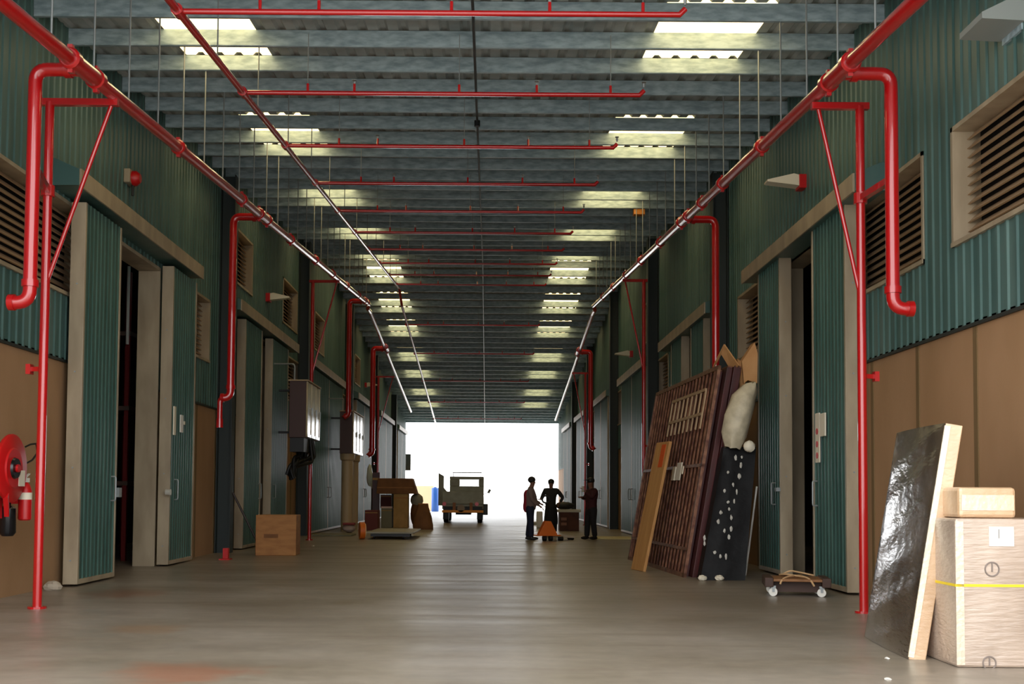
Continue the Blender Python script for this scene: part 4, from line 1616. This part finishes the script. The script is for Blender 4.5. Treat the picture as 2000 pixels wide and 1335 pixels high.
def person(label, loc, rz, pose, shirt, trousers, hairm, shoes, sleeve='long', extra=None):
    """pose: dict of joints in local space, facing -Y; l/r are the figure's +x / -x sides"""
    th = thing('person', label, 'person', loc, rz)
    P = dict(pel=V(0, 0, .95), wai=V(0, -.01, 1.1), che=V(0, 0, 1.3), nek=V(0, .01, 1.47), jaw=V(0, -.02, 1.555), sku=V(0, -.005, 1.645), top=V(0, .01, 1.715),
             sl=V(.18, .01, 1.40), sr=V(-.18, .01, 1.40), el=V(.25, .03, 1.12), er=V(-.25, .03, 1.12), wl=V(.26, -.05, .88), wr=V(-.26, -.05, .88),
             hl=V(.1, 0, .9), hr=V(-.1, 0, .9), kl=V(.11, -.01, .5), kr=V(-.11, -.01, .5), al=V(.12, .03, .09), ar=V(-.12, .03, .09))
    P.update(pose)
    fwd = P.get('face', V(0, -1, 0)).normalized()
    body = [[(P['pel'], .1), (P['wai'], .1), (P['che'], .125), (P['nek'], .055), (P['jaw'], .076), (P['sku'], .096), (P['top'], .06)]]
    hands = []
    for s in 'lr':
        body.append([(P['che'], .125), (P['s' + s], .062), ((P['s' + s] + P['e' + s]) / 2, .052), (P['e' + s], .042), ((P['e' + s] * .6 + P['w' + s] * .4), .04), (P['w' + s], .027)])
        d = (P['w' + s] - P['e' + s]).normalized()
        side = d.cross(V(0, 0, 1))
        if side.length < .1:
            side = V(0, 1, 0)
        side.normalize()
        palm = P['w' + s] + d * .07
        body[-1].append((palm, .034))
        bend = d.cross(side).normalized() * .02
        for k, ln in enumerate((.07, .082, .078, .06)):
            b0 = palm + d * .02 + side * (.03 - .02 * k)
            hands.append([(b0, .009), (b0 + d * ln * .5 + bend * .5, .0085), (b0 + d * ln + bend * 1.6, .007)])
        t0 = palm - d * .03 + side * .032
        hands.append([(t0, .011), (t0 + side * .03 + d * .025, .0095), (t0 + side * .035 + d * .06, .0075)])
        body.append([(P['pel'], .1), (P['h' + s], .09), ((P['h' + s] + P['k' + s]) / 2, .08), (P['k' + s], .058), ((P['k' + s] * .65 + P['a' + s] * .35), .055), (P['a' + s], .038)])
    # nose and ears
    hc = (P['jaw'] + P['sku']) / 2
    sd = fwd.cross(V(0, 0, 1)).normalized()
    hands.append([(hc + fwd * .075 + V(0, 0, .03), .01), (hc + fwd * .1 + V(0, 0, .0), .013)])
    for q in (1, -1):
        hands.append([(hc + sd * .078 * q + V(0, 0, .03), .012), (hc + sd * .088 * q + V(0, 0, -.01), .01)])
    skin_mesh('body', body + hands, PEOPLE_SKIN, th)
    ey = MB()
    for q in (1, -1):
        ey.ell(hc + fwd * .08 + sd * .032 * q + V(0, 0, .042), (.011, .011, .009), 8, 6)
    ey.build('eyes', BLACKG, th, local=True)
    mo = MB()
    mo.ell(hc + fwd * .078 + V(0, 0, -.035), (.024, .012, .006), 8, 6)
    mo.build('mouth', mat('lip', (120, 60, 52), .5), th, local=True)
    g_ = .018
    ch = [[(P['pel'] + V(0, 0, -.17), .18), (P['pel'], .178), (P['wai'], .165 + pose.get('belly', 0)), (P['che'], .172), (P['che'].lerp(P['nek'], .8), .085)]]
    for s in 'lr':
        c_ = [(P['che'], .15), (P['s' + s], .092), ((P['s' + s] + P['e' + s]) / 2, .08)]
        if sleeve == 'long':
            c_ += [(P['e' + s], .066), (P['e' + s].lerp(P['w' + s], .92), .05)]
        ch.append(c_)
    skin_mesh('shirt', ch, shirt, th)
    tr_ = [[(P['pel'] + V(0, 0, .1), .15), (P['pel'], .155)]]
    for s in 'lr':
        tr_.append([(P['pel'], .155), (P['h' + s].lerp(P['k' + s], .33), .122), (P['h' + s].lerp(P['k' + s], .62), .108), (P['k' + s], .095), (P['k' + s].lerp(P['a' + s], .6), .088), (P['a' + s] + V(0, 0, -.01), .078)])
    skin_mesh('trousers', tr_, trousers, th, 2)
    for s in 'lr':
        a = P['a' + s]
        f = P.get('foot', V(0, -1, 0)).normalized()
        sb_ = MB()
        Mx = Matrix.Rotation(math.atan2(f.x, -f.y), 3, 'Z')
        sb_.ell((a.x + f.x * .06, a.y + f.y * .06, .048), (.05, .145, .048), 14, 8, 0, Mx)
        sb_.ell((a.x, a.y, .08), (.045, .06, .06), 12, 7, 0, Mx)
        sb_.build('shoe', shoes, th, True, local=True)
    hr_ = MB()
    hr_.ell(P['sku'] - fwd * .02 + V(0, 0, .024), (.106, .112, .098), 16, 10, .02)
    hr_.build('hair', hairm, th, True, local=True)
    if extra:
        extra(th, P)
    return th


HAIR = mat('hair_black', (22, 18, 16), .6)
DSHIRT = mat('shirt_dark', (34, 32, 30), .8)
DTROU = mat('trousers_dark', (20, 20, 24), .85)
NAVY = mat('trousers_navy', (22, 30, 52), .85)
SHOE = mat('shoe_black', (16, 14, 14), .5)
GREYRED = mat('shirt_grey', (120, 100, 94), .85)
REDSH = mat('shirt_red', (150, 24, 44), .85)


def p1_extra(th, P):
    # red back of the vest
    v = [[(P['pel'] + V(0, .075, -.22), .13), (P['pel'] + V(0, .09, 0), .135), (P['wai'] + V(0, .09, 0), .14), (P['che'] + V(0, .08, 0), .15), (P['nek'] + V(0, .03, -.07), .09)]]
    skin_mesh('vest', v, REDSH, th)


f1 = flo(1035, 1054)
person('person in a grey and red top standing side-on, reaching toward the pallet truck handle', (f1.x, f1.y, 0), math.radians(88),
       dict(che=V(0, .0, 1.33), nek=V(0, -.02, 1.5), jaw=V(0, -.075, 1.585), sku=V(0, -.06, 1.68), top=V(0, -.04, 1.755), sl=V(.19, -.0, 1.43), sr=V(-.19, -.0, 1.43), face=V(0, -1, -.35), wai=V(0, -.05, 1.12),
            pel=V(0, 0, .97), el=V(.24, -.06, 1.15), er=V(-.24, -.04, 1.15), wl=V(.2, -.32, 1.02), wr=V(-.2, -.28, .96), belly=.03,
            hl=V(.1, 0, .92), hr=V(-.1, 0, .92), kl=V(.11, .0, .51), kr=V(-.11, -.02, .51), al=V(.11, .06, .09), ar=V(-.12, -.04, .09)),
       GREYRED, NAVY, HAIR, SHOE, extra=p1_extra)


def p2_extra(th, P):
    MB().box(-.46, -.24, -.3, -.1, 1.13, 1.145).build('held_board', BLACKG, th, local=True)
    sk_ = [[(V(0, 0, 1.0), .18), (V(0, 0, .72), .23), (V(0, 0, .42), .25), (V(0, 0, .26), .24)]]
    skin_mesh('long_apron', sk_, DTROU, th)


f2 = flo(1076, 1044)
person('person in dark clothes facing the camera behind the orange pallet truck', (f2.x, f2.y, 0), math.radians(-4),
       dict(sl=V(.2, .01, 1.43), sr=V(-.2, .01, 1.43), el=V(.38, .06, 1.2), wl=V(.28, -.03, 1.03), er=V(-.3, .0, 1.17), wr=V(-.33, -.2, 1.16),
            nek=V(0, .01, 1.5), jaw=V(0, -.02, 1.59), sku=V(0, -.005, 1.685), top=V(0, .01, 1.76)),
       DSHIRT, DTROU, HAIR, SHOE, extra=p2_extra)


def p3_extra(th, P):
    MB().cbox(P['wl'] + V(-.02, -.05, .06), (.1, .012, .17)).build('held_paper', WHITE, th, local=True)
    cp = MB()
    cp.ell(P['sku'] + V(0, 0, .03), (.108, .112, .092), 16, 9)
    cp.cbox(P['sku'] + V(0, -.13, .04), (.15, .12, .018))
    cp.build('cap', BLACK, th, True, local=True)


f3 = flo(1155, 1053)
person('person in dark clothes and cap standing against the right doors, holding a white paper up', (f3.x, f3.y, 0), math.radians(-62),
       dict(el=V(.24, -.14, 1.2), wl=V(.1, -.3, 1.4), er=V(-.24, -.08, 1.18), wr=V(-.1, -.28, 1.22), face=V(0, -1, -.3),
            nek=V(0, -.01, 1.5), jaw=V(0, -.05, 1.585), sku=V(0, -.04, 1.68), top=V(0, -.02, 1.75), al=V(.1, .06, .09), ar=V(-.12, -.08, .09), kr=V(-.11, -.06, .5)),
       mat('shirt_maroon', (60, 18, 22), .85), DTROU, HAIR, SHOE, extra=p3_extra)

# ------------------------------------------------------------------ light
W = bpy.data.worlds.new('world')
C.world = W
W.use_nodes = True
bg = W.node_tree.nodes['Background']
bg.inputs['Color'].default_value = (.97, .985, 1.0, 1)
bg.inputs['Strength'].default_value = 4.2
vs_ = C.view_settings
vs_.view_transform = 'Standard'
vs_.look = 'None'
vs_.gamma = 1.0
vs_.use_curve_mapping = False
vs_.exposure = 0.0
C.cycles.use_denoising = True
C.cycles.max_bounces = 10
C.cycles.diffuse_bounces = 5
